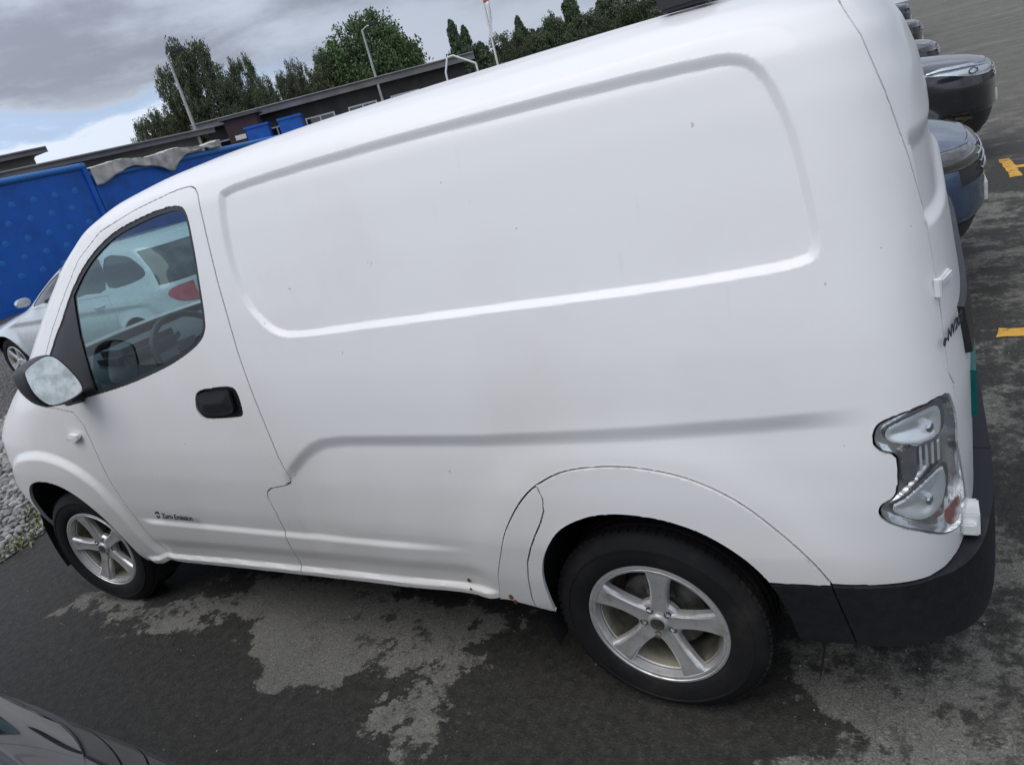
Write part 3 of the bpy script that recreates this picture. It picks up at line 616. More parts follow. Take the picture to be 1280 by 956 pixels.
for mi in (0, 1):
    dr = B.part('door', mdoor, PAINT, van, both=False, mirror=mi)
    B.part('window_glass', gls, GLASS, dr, off=.008, wall=0, pull=0, both=False, mirror=mi)
    B.part('window_seal', seal, RUBBER if 0 else BLACKPL, dr, off=.004, wall=.012, pull=.0003, both=False, mirror=mi)
    B.part('handle_recess', hnd, BLACKPL, dr, off=.016, wall=-.012, pull=.0006, both=False, mirror=mi)
    hp = cr([(2.066,1.072),(2.10,1.090),(2.18,1.095),(2.235,1.095),(2.243,1.06),(2.238,1.022),(2.18,1.008),(2.10,1.008),(2.063,1.02)], 3)
    patch('handle', L, hp, -.004, BLACKPL, dr, thick=.01, cell=.004, dome=.004, mirror=mi)
    B.part('headlight', mhl, CLEAR, van, both=False, mirror=mi, wall=.0)
    B.part('headlight_bowl', mhl, LAMPREF, van, off=.02, wall=-.02, both=False, mirror=mi)
    tl = B.part('tail_light', mtail, CLEAR, van, both=False, mirror=mi, off=-.002, wall=.004, pull=.001)
    # silver bowls, grey divider and red corner behind the clear lens
    FT = None
    B.part('lamp_back', mtail, LAMPREF, tl, off=.022, wall=-.020, pull=.003, both=False, mirror=mi)
    U1 = [(4.205,.924),(4.235,.940),(4.275,.952),(4.306,.953),(4.318,.93),(4.314,.888),(4.28,.880),(4.235,.890),(4.208,.904)]
    U2 = [(4.207,.738),(4.235,.758),(4.270,.786),(4.312,.812),(4.322,.77),(4.312,.715),(4.28,.692),(4.24,.706)]
    shr = lambda P_, k_: (np.array(P_)-np.mean(P_, 0))*k_+np.mean(P_, 0)
    for U_ in (U1, U2):
        patch('lamp_ring', L, cr(U_, 4), .0215, LAMPDIV, tl, thick=.003, cell=.0025, mirror=mi)
        patch('lamp_bowl', L, cr(shr(U_, .88), 4), .006, BOWL, tl, thick=.012, cell=.0025, dome=-.012, mirror=mi)
    patch('lamp_divider', L, cr([(4.236,.870),(4.238,.792),(4.252,.797),(4.262,.806),(4.264,.868)], 2), .012, LAMPDIV, tl, thick=.012, cell=.0025, mirror=mi)
    for k in range(4): patch('lamp_rib', L, [(4.270+.011*k, .818+.002*k), (4.275+.011*k, .820+.002*k), (4.275+.011*k, .868), (4.270+.011*k, .868)], .012, BOWL, tl, thick=.012, cell=.002, mirror=mi)
    patch('red_lens', L, cr([(4.312,.690),(4.326,.700),(4.338,.700),(4.345,.672),(4.342,.640),(4.326,.642),(4.314,.664)], 3), .004, REDL, tl, thick=.006, cell=.003, mirror=mi)
    for cx_, cz_ in ((4.292, .912), (4.285, .742)):
        patch('bulb_cover', L, cr([(cx_+.007*math.cos(a), cz_+.010*math.sin(a)) for a in np.linspace(0, 6.28, 9)[:-1]], 2), .002, CHROME, tl, thick=.02, cell=.0025, dome=.004, mirror=mi)
    patch('side_repeater', L, cr([(1.178,.944),(1.215,.946),(1.256,.939),(1.245,.922),(1.225,.915),(1.178,.918)], 3), -.022, WHITEPL, van, thick=.02, cell=.004, dome=.003, mirror=mi)
    ft = B.part('wheel_arch_trim', march, PAINT, van, off=-.006, both=False, mirror=mi)
    B.part('arch_flap', mflap, PAINT, van, off=-.0055, both=False, mirror=mi)
    rd = B.part('rear_door', mrear, PAINT, van, both=False, mirror=mi)
    # hinges: white covers at the seam
    for hz in (1.185, .635):
        y0, y1 = .055, .16
        def on(yy, zz_):                      # point on the rear corner at side depth yy
            xs = np.linspace(4.0, 4.36, 4000); return float(np.interp(yy, L.y(xs, np.full_like(xs, zz_)), xs))
        if hz > 1:
            A = np.array([4.312, L.y(np.array(4.312), np.array(hz))-.004]); Cc = np.array([4.339, L.y(np.array(4.339), np.array(hz))-.004])
            ctr = (A+Cc)/2; d = (Cc-A)/np.linalg.norm(Cc-A); ln = np.linalg.norm(Cc-A)
            m = Matrix(((d[0], d[1], 0, ctr[0]), (d[1], -d[0], 0, ctr[1]), (0, 0, 1, hz), (0, 0, 0, 1)))
            bm = bmesh.new(); bx(bm, -ln/2, ln/2, -.012, .008, -.010, .010, m); tube(bm, [m @ Vector((-ln/2, .006, -.018)), m @ Vector((-ln/2, .006, .018))], .008)
        else:
            A = np.array([on(.20, .60), .20]); bm = bmesh.new(); bx(bm, A[0]-.012, A[0]+.026, .17, .24, .575, .635); bx(bm, A[0]-.012, A[0]+.018, .15, .18, .59, .62)
        if mi:
            for v in bm.verts: v.co.y = 1.75-v.co.y
        bm_mesh('hinge', bm, WHITEPL, rd, bevel=.004)
    if mi == 0:
        door_l, rear_l = dr, rd
mbe = mbump & (q(BUMPEND) < 0) & near
for mi in (0, 1): B.part('bumper_end', mbe, BUMPPL, van, off=-.008, wall=.04, pull=.002, both=False, mirror=mi)
B.part('bumper', mbump & ~mbe, BUMPPL, van, off=lambda A_: -(.008+.034*sm((A_[:, 7]-.72)/.24)), wall=.05, pull=.0018)
B.part('lower_grille', mgr, BLACKPL, van, off=.008, wall=-.008)
# black garnish and green number plate across the rear doors
def rearx(y, z):
    xs = np.linspace(4.0, 4.3849, 6000); return float(np.interp(y, L.y(xs, np.full_like(xs, z)), xs))
def rear_strip(name, ys, z0, z1, out_, mat, parent, th=.02):
    rings = []
    for y in ys:
        xa, xb = rearx(min(y, 1.75-y), z0), rearx(min(y, 1.75-y), z1)
        rings.append([(xa-.01, y, z0), (xa+out_, y, z0+.004), (xb+out_, y, z1-.004), (xb-.01, y, z1)])
    return loft(name, rings, mat, parent)
rear_strip('plate_garnish', [.28, .32, .4, .55, .7, .874, 1.05, 1.2, 1.35, 1.47], .985, 1.10, .014, BLACKPL, rear_l)
rear_strip('number_plate', [.33, .5, .70, .86], .80, .925, .012, GREEN, rear_l)

# text badges
def text(name, body_, size, M_, mat, parent, shear=0., ext=.0006):
    cu = bpy.data.curves.new(name, 'FONT'); cu.body = body_; cu.size = size; cu.shear = shear; cu.extrude = ext; cu.materials.append(mat); cu.offset = .0006
    o = bpy.data.objects.new(name, cu); COL.objects.link(o); dg_ = bpy.context.evaluated_depsgraph_get(); me = bpy.data.meshes.new_from_object(o.evaluated_get(dg_)); bpy.data.objects.remove(o); me.transform(Matrix.Translation(-OFF) @ M_); me.name = name; o = bpy.data.objects.new(name, me); COL.objects.link(o); o.parent = parent; return o
BADGE = plain('badge_dark', (.02, .02, .028), .4)
text('door_badge', 'Zero Emission', .033, Matrix.Translation((1.583, -.0115, .566)) @ Matrix.Rotation(R(90), 4, 'X'), BADGE, door_l, .35)
bm = bmesh.new()
for k in range(2):
    pts = [(1.560+.013*math.cos(a+k*math.pi)*(1-.25*k), -.0115, .580+.012*math.sin(a+k*math.pi)) for a in np.linspace(.2, 2.9, 8)]; tube(bm, pts, [.001, .003, .0045, .005, .0045, .004, .003, .001], 6)
bm_mesh('badge_swirl', bm, BADGE, door_l)
ya, yb = .125, .25
pa, pb = Vector((rearx(ya, 1.075), ya, 1.068)), Vector((rearx(yb, 1.085), yb, 1.078)); d = (pb-pa).normalized(); nrm_ = d.cross(Vector((0, 0, 1))).normalized(); upv = nrm_.cross(d)
Mx = Matrix((d, upv, nrm_)).transposed().to_4x4(); Mx.translation = pa+nrm_*.012
text('rear_badge', 'e-NV200', .036, Mx, BADGE, rear_l, .2)

# roof bar at the rear of the roof
bm = bmesh.new(); bx(bm, 3.80, 3.88, .37, 1.38, 1.875, 1.905); bx(bm, 3.78, 3.90, .38, .46, 1.84, 1.88); bx(bm, 3.78, 3.90, 1.29, 1.37, 1.84, 1.88); bm_mesh('roof_bar', bm, BLACKPL, van, bevel=.008)

# door mirror: rounded housing lofted towards the front, glass in the rear face
def mir_ring(x, s_, dy=0, dz=0):
    P = cr([(-.172,1.288),(-.150,1.312),(-.085,1.332),(-.040,1.322),(-.012,1.262),(.006,1.180),(.002,1.135),(-.030,1.118),(-.100,1.112),(-.150,1.128),(-.178,1.20)], 3)
    c0 = P.mean(0); P = (P-c0)*s_*.88+c0+[dy, dz]; return [(x+.20*(p[0]+.09)-.10*(p[1]-1.22), p[0], p[1]) for p in P]
mh = loft('door_mirror', [mir_ring(1.447, .80), mir_ring(1.449, .92), mir_ring(1.456, .94), mir_ring(1.453, .96), mir_ring(1.435, .98), mir_ring(1.40, .97), mir_ring(1.36, .90), mir_ring(1.33, .78), mir_ring(1.318, .5)], BLACKPL, door_l, sharp=60)
g = [Vector(p) for p in mir_ring(1.4515, .915)]; bm = bmesh.new(); vs = [bm.verts.new(p) for p in g]; bm.faces.new(vs); bm_mesh('mirror_glass', bm, MIRROR, mh, sharp=None)
bm = bmesh.new(); tube(bm, [(1.37, -.03, 1.12), (1.36, .02, 1.105), (1.34, .06, 1.10)], [.03, .026, .028], 10); bm_mesh('mirror_arm', bm, BLACKPL, mh)
mh2 = loft('door_mirror', [[(x, 1.75-y, z) for x, y, z in r_] for r_ in [mir_ring(1.449, .93), mir_ring(1.452, 1.03), mir_ring(1.40, 1.07), mir_ring(1.36, 1.0), mir_ring(1.318, .55)]], WHITEPL, van, sharp=60)
bm = bmesh.new(); vs = [bm.verts.new((p.x, 1.75-p.y, p.z)) for p in g]; bm.faces.new(vs); bm_mesh('mirror_glass', bm, MIRROR, mh2, sharp=None)

# inner lining behind the panel gaps, wheel wells, floor, cabin
keepin = ~((q(OPEN) < .03) & near) & ~((q(FOPEN) < .03) & near) & ~((dW < .03) & near) & ~((B.fuf > .55) & (fz > 1.10) & (fz < 1.79)) & ~(q(TAIL) < .01) & (fz > .34)
B.part('inner_lining', keepin, INNER, van, off=.022, wall=0, pull=0)
bm = bmesh.new(); bx(bm, 1.25, 3.2, .09, 1.66, .30, .40); bx(bm, .15, .42, .35, 1.4, .28, .60); bx(bm, 4.0, 4.3, .15, 1.60, .34, .55); bx(bm, .3, 4.1, .42, 1.33, .30, .45); bm_mesh('underbody', bm, DARK, van)
for (xa, ra, za) in ((3.635, .40, .30), (.83, .40, .30)):
    for side_ in (0, 1):
        bm = bmesh.new()
        ys = (.045, .40) if not side_ else (1.705, 1.35); prev = None
        for k in range(25):
            a = -.35+k*(math.pi+.7)/24; p = [(xa+ra*math.cos(a), y, max(.16, za+ra*math.sin(a)*1.02)) for y in ys]+[(xa, ys[1], za)]
            cur = [bm.verts.new(v_) for v_ in p]
            if prev: bm.faces.new((prev[0], prev[1], cur[1], cur[0])); bm.faces.new((prev[1], prev[2], cur[2], cur[1]))
            prev = cur
        bm_mesh('wheel_well', bm, DARK, van)
zb_ = np.linspace(.4, 1.80, 24); yb_ = [float(L.y(np.array(2.32), np.array(z)))+.035 for z in zb_]
sec = [(y, z) for y, z in zip(yb_, zb_)]+[(1.75-y, z) for y, z in zip(yb_[::-1], zb_[::-1])]
loft('bulkhead', [[(x, y, z) for y, z in sec] for x in (2.31, 2.33)], INNER, van)
# dashboard, steering wheel, seats
P = [(.40, 1.0), (.55, 1.095), (.85, 1.115), (1.05, 1.12), (1.22, 1.09), (1.30, 1.0), (1.28, .80), (1.15, .55), (.5, .5)]
loft('dashboard', [[(max(x, float(np.interp(min(y, 1.75-y), [.1, .22, .35, .55], [1.02, .85, .68, .45]))), y, z) for x, z in P] for y in (.10, .22, .35, .55, .80, 1.20, 1.40, 1.53, 1.65)], BLACKPL, van)
bm = bmesh.new(); bx(bm, .98, 1.20, .34, .68, 1.09, 1.175); bm_mesh('instrument_binnacle', bm, BLACKPL, van, bevel=.03)
sw = bpy.data.objects.new('steering_wheel', None); COL.objects.link(sw); sw.parent = van; sw.location = Vector((1.50, .50, 1.10))-OFF; sw.rotation_euler = (0, R(62), 0); o_, OFF = OFF, Vector((0, 0, 0))
bm = bmesh.new(); tube(bm, [(.185*math.cos(a), .185*math.sin(a), 0) for a in np.linspace(0, 2*math.pi, 40, endpoint=False)], .014, 10, True); bm_mesh('wheel_rim', bm, BLACKPL, sw)
bm = bmesh.new(); bx(bm, -.07, .07, -.065, .065, -.035, .01); bm_mesh('airbag_cover', bm, BLACKPL, sw, bevel=.02)
bm = bmesh.new(); bx(bm, -.02, .02, -.18, .18, -.02, -.005); bx(bm, .02, .18, -.02, .02, -.02, -.005); tube(bm, [(0, 0, -.03), (0, 0, -.32)], .03); bm_mesh('wheel_spokes', bm, CHROME if 0 else BLACKPL, sw)
OFF = o_
for y0 in (.26, 1.0):
    st_ = bpy.data.objects.new('seat', None); COL.objects.link(st_); st_.parent = van; st_.location = Vector((1.9, y0, 0))-OFF; o_, OFF = OFF, Vector((0, 0, 0))
    box('seat_cushion', -.25, .25, 0, .5, .55, .76, SEAT, st_, .05); m = Matrix.Translation((.18, .25, .75)) @ Matrix.Rotation(R(14), 4, 'Y')
    bm = bmesh.new(); bx(bm, -.06, .07, -.24, .24, 0, .60, m); bm_mesh('backrest', bm, SEAT, st_, bevel=.045)
    bm = bmesh.new(); bx(bm, -.04, .06, -.13, .13, .63, .82, m); tube(bm, [m @ Vector((0, -.06, .58)), m @ Vector((0, -.06, .66))], .007); tube(bm, [m @ Vector((0, .06, .58)), m @ Vector((0, .06, .66))], .007); bm_mesh('headrest', bm, SEAT, st_, bevel=.03)
    OFF = o_
# wheels
make_wheel(van, (.867, .037, .304), R(6.5), R(-28))
make_wheel(van, (3.600, .037, .300), 0, R(-8))
make_wheel(van, (.867, 1.713, .304), R(6.5), R(12), mirror=True)
make_wheel(van, (3.600, 1.713, .300), 0, R(33), mirror=True)
# small rust spots at the sill
RUST = plain('rust', (.13, .055, .02), .9, var=.5, nscale=60)
def blotch(x, z, r_, mat, off=-.0125, seedk=0):
    rr = np.random.default_rng(seedk); pts = [(x+r_*(.6+.5*rr.random())*math.cos(a), z+r_*(.8+.9*rr.random())*math.sin(a)) for a in np.linspace(0, 6.28, 10)[:-1]]
    return patch('rust_spot', L, cr(pts, 2), off, mat, van, thick=.004, cell=.0025)
blotch(3.150, .358, .009, RUST, -.0195, 1); blotch(3.158, .340, .007, RUST, -.022, 5); blotch(3.001, .398, .006, RUST, -.0055, 2); blotch(3.006, .372, .004, RUST, -.020, 3)
OFF = Vector((0, 0, 0))

# ================================================================== OTHER CARS
def car_rows(kind):
    if kind == 'wagon':
        return [(.20,.12,.25,4.42,.9,.6,2.5,3),(.28,.06,.08,4.54,.9,.6,2.5,3),(.45,.012,.0,4.60,.9,.6,2.4,3),(.60,.0,.015,4.60,.9,.6,2.4,3),(.70,.006,.07,4.58,.9,.6,2.4,3),(.77,.012,.28,4.56,.9,.6,2.5,3),
                (.84,.022,.68,4.54,.85,.55,2.6,3),(.90,.04,1.10,4.52,.7,.5,2.7,3),(.95,.06,1.28,4.50,.65,.5,2.8,3),(1.10,.11,1.60,4.40,.6,.45,3,3.2),(1.25,.165,1.92,4.24,.6,.45,3,3.2),(1.36,.215,2.18,4.10,.65,.45,3,3),(1.42,.29,2.42,3.98,.7,.5,2.8,2.8),(1.455,.46,2.75,3.7,.6,.5,2.4,2.4),(1.465,.91,3.1,3.4,.3,.3,2,2)]
    if kind == 'mpv':
        return [(.20,.12,.25,4.02,.8,.6,2.6,3),(.28,.06,.08,4.16,.8,.6,2.6,3),(.45,.012,.0,4.20,.75,.6,2.6,3),(.60,.0,.01,4.20,.72,.6,2.6,3),(.70,.004,.04,4.18,.72,.6,2.6,3),(.76,.014,.12,4.16,.75,.6,2.7,3),
                (.82,.032,.26,4.14,.75,.55,2.8,3),(.88,.06,.42,4.11,.65,.5,2.8,3),(.93,.085,.56,4.08,.6,.5,2.8,3),(1.10,.14,.86,3.98,.6,.45,3,3.2),(1.27,.19,1.22,3.86,.6,.45,3,3.2),(1.40,.23,1.55,3.75,.65,.45,3,3),(1.46,.30,1.85,3.6,.7,.5,2.8,2.8),(1.49,.46,2.2,3.35,.6,.5,2.4,2.4),(1.50,.90,2.5,3.1,.2,.2,2,2)]
    if kind == 'hatch':
        return [(.20,.12,.25,4.02,.8,.6,2.6,3),(.28,.06,.08,4.16,.8,.6,2.6,3),(.45,.012,.0,4.20,.75,.6,2.6,3),(.60,.0,.01,4.20,.72,.6,2.6,3),(.72,.006,.05,4.18,.72,.6,2.6,3),(.80,.014,.20,4.16,.75,.6,2.7,3),
                (.88,.025,.55,4.14,.75,.55,2.8,3),(.95,.045,.95,4.11,.65,.5,2.8,3),(1.0,.065,1.12,4.08,.6,.5,2.8,3),(1.15,.12,1.42,3.98,.6,.45,3,3.2),(1.30,.175,1.72,3.86,.6,.45,3,3.2),(1.40,.22,1.98,3.75,.65,.45,3,3),(1.46,.30,2.22,3.6,.7,.5,2.8,2.8),(1.49,.46,2.5,3.35,.6,.5,2.4,2.4),(1.50,.90,2.8,3.1,.2,.2,2,2)]
    return [(z+(.09 if z > .6 and kind == 'suv' else 0), *q_) for z, *q_ in SUVR]
SUVR = [(.26,.12,.22,4.42,.8,.6,2.8,3),(.34,.06,.06,4.50,.8,.6,2.8,3),(.50,.012,.0,4.55,.72,.6,2.8,3),(.72,.0,.005,4.55,.70,.6,2.8,3),(.86,.004,.03,4.54,.70,.6,2.8,3),(.94,.012,.12,4.52,.72,.6,2.8,3),
            (1.0,.022,.42,4.50,.75,.55,2.8,3),(1.06,.04,.95,4.48,.65,.5,2.8,3),(1.12,.06,1.15,4.45,.6,.5,2.8,3),(1.28,.11,1.42,4.35,.6,.45,3,3.2),(1.46,.165,1.75,4.2,.6,.45,3,3.2),(1.58,.21,2.02,4.05,.65,.45,3,3),(1.65,.29,2.3,3.9,.7,.5,2.8,2.8),(1.69,.46,2.7,3.6,.6,.5,2.4,2.4),(1.70,.92,3.0,3.3,.3,.3,2,2)]
DLENS = plain('dark_lens', (.05, .045, .04), .08, coat=1.)
def make_car(kind, color_mat, loc, rz, label, group=None, cell=.03, wofs=.42, vent=False, mirrors=True, lamps=CLEAR, name='parked_car', tail_mat=None, wheel_rad=.308, grille='bars', handles=True):
    root = bpy.data.objects.new(name, None); COL.objects.link(root); root.location = loc; root.rotation_euler = (0, 0, rz); setp(root, label, 'car', group)
    rows = car_rows(kind); Lc = Loaf(rows, {'wagon': .91, 'hatch': .90, 'suv': .92, 'crossover': .92, 'mpv': .90}[kind], .03)
    ln = max(r_[3] for r_ in rows); zb = {'wagon': .95, 'hatch': 1.0, 'suv': 1.21, 'crossover': 1.12, 'mpv': .94}[kind]; zr = zb+.40; zt = {'wagon': .0, 'hatch': .04, 'suv': .26, 'crossover': .17, 'mpv': .0}[kind]
    fax, rax = .86, ln-.86
    arch = lambda xc, r_: np.array([(xc+r_*math.cos(a), .31+r_*math.sin(a)) for a in np.linspace(-.5, math.pi+.5, 26)]+[(xc-r_, .0), (xc+r_, .0)][0:0])
    A1, A2 = arch(fax, .36), arch(rax, .36); A1 = np.r_[A1, [(fax-.34, 0), (fax+.34, 0)]]; A2 = np.r_[A2, [(rax-.34, 0), (rax+.34, 0)]]
    wx0 = np.interp(zb+.02, [r_[0] for r_ in rows], [r_[2] for r_ in rows])+wofs; wx1 = np.interp(zr-.04, [r_[0] for r_ in rows], [r_[2] for r_ in rows])+.40
    xr_ = ln-.62
    W1 = cr([(wx0, zb+.02), ((wx0+wx1)/2, (zb+zr)/2+.02), (wx1, zr-.05), (wx1+.22, zr-.02), (2.40, zr-.015), (2.40, zb+.035), (2.0, zb+.03)], 3)
    W2 = cr([(2.48, zb+.035), (2.48, zr-.015), (2.9, zr-.02), (3.22, zr-.03), (3.30, zb+.06), (2.9, zb+.04)], 3) if ln > 4.3 else cr([(2.45, zb+.035), (2.45, zr-.015), (2.85, zr-.02), (3.02, zr-.03), (3.10, zb+.06), (2.8, zb+.04)], 3)
    xq = 3.36 if ln > 4.3 else 3.16
    W3 = cr([(xq, zb+.07), (xq-.03, zr-.03), (xr_-.28, zr-.05), (xr_-.10, zr-.12), (xr_+.06, zb+.15), (xr_-.1, zb+.085)], 3)
    D1 = [(1.30, .30), (1.26, .80), (wx0-.02, zb-.02), (2.44, zb-.01), (2.46, .30)]; D2 = [(2.46, .30), (2.44, zb-.01), (xq-.02, zb-.01), (xq+.02, .72), (rax-.40, .40), (rax-.42, .30)]
    TLp = cr([(ln-.30, .84+zt), (ln-.22, .90+zt), (ln-.02, .90+zt), (ln+.06, .84+zt), (ln+.06, .72+zt), (ln-.05, .70+zt), (ln-.20, .74+zt)], 3)
    HLp = cr([(.70, .755+zt), (.50, .77+zt), (.26, .75+zt), (.0, .71+zt), (-.05, .665+zt), (.10, .635+zt), (.30, .665+zt), (.50, .715+zt)], 3)
    def ft(x, z, uf, ur):
        f_ = 0*x
        f_ = f_+.012*sm((.80+zt-z)/.05)*np.clip(1-(.80+zt-z)/.25, 0, 1)*sm((x-.9)/.4)*sm((ln-.5-x)/.4)
        for A_ in (A1, A2): d = sdf(x, z, A_, .2)[0]; f_ = f_-.022*np.exp(-(np.maximum(d, 0)/.06)**2)*(d < .2)
        for zc in (.66+zt,): f_ = f_-.014*sm((z-zc)/.03)*sm((zc+.10-z)/.03)*sm((uf-.2)/.3)
        for s0 in (.45,): f_ = f_+.02*sm((s0+zt*.5-z)/.03)*sm((uf-.15)/.3)*sm((z-.30)/.03)
        return f_
    bd = Body(Lc, cell, [(A1, 0), (A2, 0), (W1, 0), (W2, 0), (W3, 0), (D1, 0), (D2, 0), (HLp, 0), (TLp, 0)], ft, growR=2, growF=2, nomz=.6)
    X, Z = bd.fx, bd.fz; ok = bd.fy < .55; s_ = lambda P_: (sdf(X, Z, P_)[0] < 0) & ok
    fr = ~(s_(A1) | s_(A2))
    def tk(m):
        nonlocal fr
        m = m & fr; fr = fr & ~m; return m
    zhood = zb-.03
    m1, m2, m3 = tk(s_(W1)), tk(s_(W2)), tk(s_(W3)); mws_ = tk((bd.fuf > .50) & (Z > zb+.0) & (Z < zr+.01)); mrw = tk((bd.fur > .45) & (Z > zb+.0) & (Z < zr-.03))
    mh_ = tk(s_(HLp)); mt = tk(s_(TLp) & (bd.fy < .30)); mg = tk((bd.fuf > .80) & (Z > .56+zt) & (Z < .70+zt)); mi_ = tk((bd.fuf > .62) & (Z > .30) & (Z < .42+zt*.5)); md1, md2 = tk(s_(D1)), tk(s_(D2)); mho = tk((bd.fuf > .30) & (Z > .735+zt) & (Z < zhood))
    w_ = .02; pl = .002
    bd.part('body', fr, color_mat, root, wall=w_, pull=pl); bd.part('bonnet', mho, color_mat, root, wall=w_, pull=pl)
    bd.part('windscreen', mws_, DGLASS, root, off=.004, wall=.006, pull=0); bd.part('rear_window', mrw, DGLASS, root, off=.004, wall=.006, pull=0)
    for mi2 in (0, 1):
        for m_, nm in ((m1, 'side_window'), (m2, 'side_window'), (m3, 'side_window')): bd.part(nm, m_, DGLASS, root, off=.006, wall=.01, pull=0, both=False, mirror=mi2)
        for m_ in (md1, md2): bd.part('door', m_, color_mat, root, wall=w_, pull=pl, both=False, mirror=mi2)
        hb = bd.part('headlight', mh_, lamps, root, wall=.005, pull=pl, both=False, mirror=mi2)
        if hb and lamps is CLEAR: bd.part('headlight_bowl', mh_, HLREF, hb, off=.018, wall=-.017, pull=0, both=False, mirror=mi2)
        if hb and lamps is CLEAR:
            pj = cr([(.20+zt*.1+.045*math.cos(a), .695+zt+.030*math.sin(a)) for a in np.linspace(0, 6.28, 9)[:-1]], 2); patch('projector', Lc, pj, .004, BLACKPL, hb, thick=.02, cell=.012, mirror=mi2)
            pj = cr([(.20+zt*.1+.030*math.cos(a), .695+zt+.019*math.sin(a)) for a in np.linspace(0, 6.28, 9)[:-1]], 2); patch('projector_lens', Lc, pj, -.002, CHROME, hb, thick=.02, cell=.008, mirror=mi2, dome=.01)
            patch('chrome_line', Lc, [(.74, .752+zt), (.50, .788+zt), (.26, .768+zt), (.06, .735+zt), (.06, .712+zt), (.26, .746+zt), (.50, .766+zt)], -.022, CHROME, hb, thick=.03, cell=.006, mirror=mi2)
            if vent: patch('fender_vent', Lc, [(.70, .835), (.86, .852), (.87, .875), (.74, .862)], -.004, BLACKPL, root, thick=.01, cell=.006, mirror=mi2)
            patch('fog_lamp', Lc, [(.40, .40+zt*.5), (.24, .37+zt*.5), (.25, .40+zt*.5), (.40, .43+zt*.5)], -.016, DLENS, root, thick=.02, cell=.012, mirror=mi2)
        bd.part('tail_light', mt, tail_mat or REDBR, root, off=-.004, wall=.01, pull=pl, both=False, mirror=mi2)
        sg = 1 if mi2 else -1; hw = Lc.half
        yy = lambda x, z: sg*(hw-float(Lc.y(np.array(x), np.array(z))))+hw
        # mirror
        mx, mz = wx0+.12, zb+.10
        rg = lambda x, k_: [(x, hw+sg*(hw-.02+.10+.085*k_*math.cos(a)), mz+.055*k_*math.sin(a)) for a in np.linspace(0, 2*math.pi, 12, endpoint=False)]
        if mirrors: loft('door_mirror', [rg(mx+.04, .8), rg(mx+.035, 1.), rg(mx-.03, .95), rg(mx-.08, .6)], color_mat, root)
        if handles:
            for hx in (2.22, xq-.22):
                y_ = yy(hx, zb-.12); bm = bmesh.new(); tube(bm, [(hx-.09, y_-sg*.004, zb-.12), (hx-.06, y_+sg*.028, zb-.117), (hx+.06, y_+sg*.028, zb-.113), (hx+.09, y_-sg*.004, zb-.11)], [.009, .012, .012, .009], 8); bm_mesh('door_handle', bm, color_mat, root)
    bd.part('lower_grille', mi_, BLACKPL, root, off=.012, wall=-.012, pull=0)
    g = bd.part('grille', mg, BLACKPL, root, off=.010, wall=-.010, pull=0)
    bm = bmesh.new(); hw = Lc.half
    for k in range(3 if grille == 'bars' else 1):
        zc = .59+zt+.04*k; P_ = []
        for yv in np.linspace(.46, 2*hw-.46, 13):
            u_ = abs(yv-hw)/hw; _, ins, xf, _, Rf, _, pf, _ = Lc.par(Lc.t_of_z(zc)); P_.append((float(xf+Rf-Rf*(1-min(.999, u_)**pf)**(1/pf))-.012, yv, zc))
        tube(bm, P_, .007, 6)
    bm_mesh('grille_bar', bm, CHROME if grille == 'bars' else BLACKPL, g)
    box('number_plate', -.006, .02, hw-.24, hw+.24, .42+zt*.6, .53+zt*.6, WHITEPL, root, .003)
    bm = bmesh.new(); bx(bm, .5, ln-.4, .18, 2*hw-.18, .22, .34); bx(bm, 1.3, ln-1.4, .08, 2*hw-.08, .22, .34)
    for xa in (fax, rax): bx(bm, xa-.40, xa+.40, .26, 2*hw-.26, .20, .70)
    bm_mesh('underbody', bm, DARK, root)
    bd.part('inner_lining', (sdf(X, Z, A1)[0] > .01) & (sdf(X, Z, A2)[0] > .01) & (Z < zb) & (Z > .25), DARK, root, off=.045, wall=0, pull=0)
    for xa, sp_ in ((fax, 10), (rax, 40)):
        make_wheel(root, (xa, .03, wheel_rad), 0, R(sp_), wheel_rad, detail=False); make_wheel(root, (xa, 2*hw-.03, wheel_rad), 0, R(sp_+20), wheel_rad, mirror=True, detail=False)
    return root
P_SIL = paint('silver_paint', (.60, .64, .65), .2, .05, .3); P_GREY = paint('slate_blue_paint', (.06, .10, .18), .5, .2, .25); P_BLK = paint('black_paint', (.012, .013, .015), .1, .15, .2)
P_NEAR = paint('near_car_paint', (.020, .021, .025), .1, .3, .45, .25); P_DSIL = paint('dark_silver_paint', (.14, .15, .16), .6, .3, .32); P_NAVY = paint('navy_paint', (.02, .03, .055), .2, .2, .25); P_MAR = paint('maroon_paint', (.09, .02, .03), .2, .2, .25)
make_car('wagon', P_SIL, (-6.85, 3.2, 0), 0, 'light silver estate car seen beyond the bonnet and through the cab window of the van', cell=.025)
make_car('crossover', P_GREY, (4.63, 4.90, 0), math.pi, 'slate blue grey car nosing out right behind the rear of the van', cell=.022, lamps=DLENS)
make_car('suv', P_BLK, (5.00, 9.15, 0), math.pi, 'glossy black car with a chrome edged headlight, second nose beyond the van', cell=.022)
for i, (y, x, m_, k_, lb) in enumerate(((13.15, 4.6, P_NAVY, 'suv', 'dark navy car, its nose just beyond the glossy black car'), (15.7, 4.5, P_SIL, 'wagon', 'silver car in the far parked row between two dark cars'),
                                        (18.2, 4.42, P_BLK, 'suv', 'small dark car third beyond the glossy black one'), (20.7, 4.36, P_MAR, 'hatch', 'small maroon car fourth beyond the glossy black one'), (23.2, 4.3, P_DSIL, 'wagon', 'small dark grey car fifth beyond the glossy black one'), (25.8, 4.2, P_NAVY, 'suv', 'farthest dark car at the top of the parked row'))):
    make_car(k_, m_, (x, y, float(ground_z(np.array(x), np.array(y-.9)))), math.pi, lb, 'cars in the row behind the van', cell=.05, lamps=DLENS)
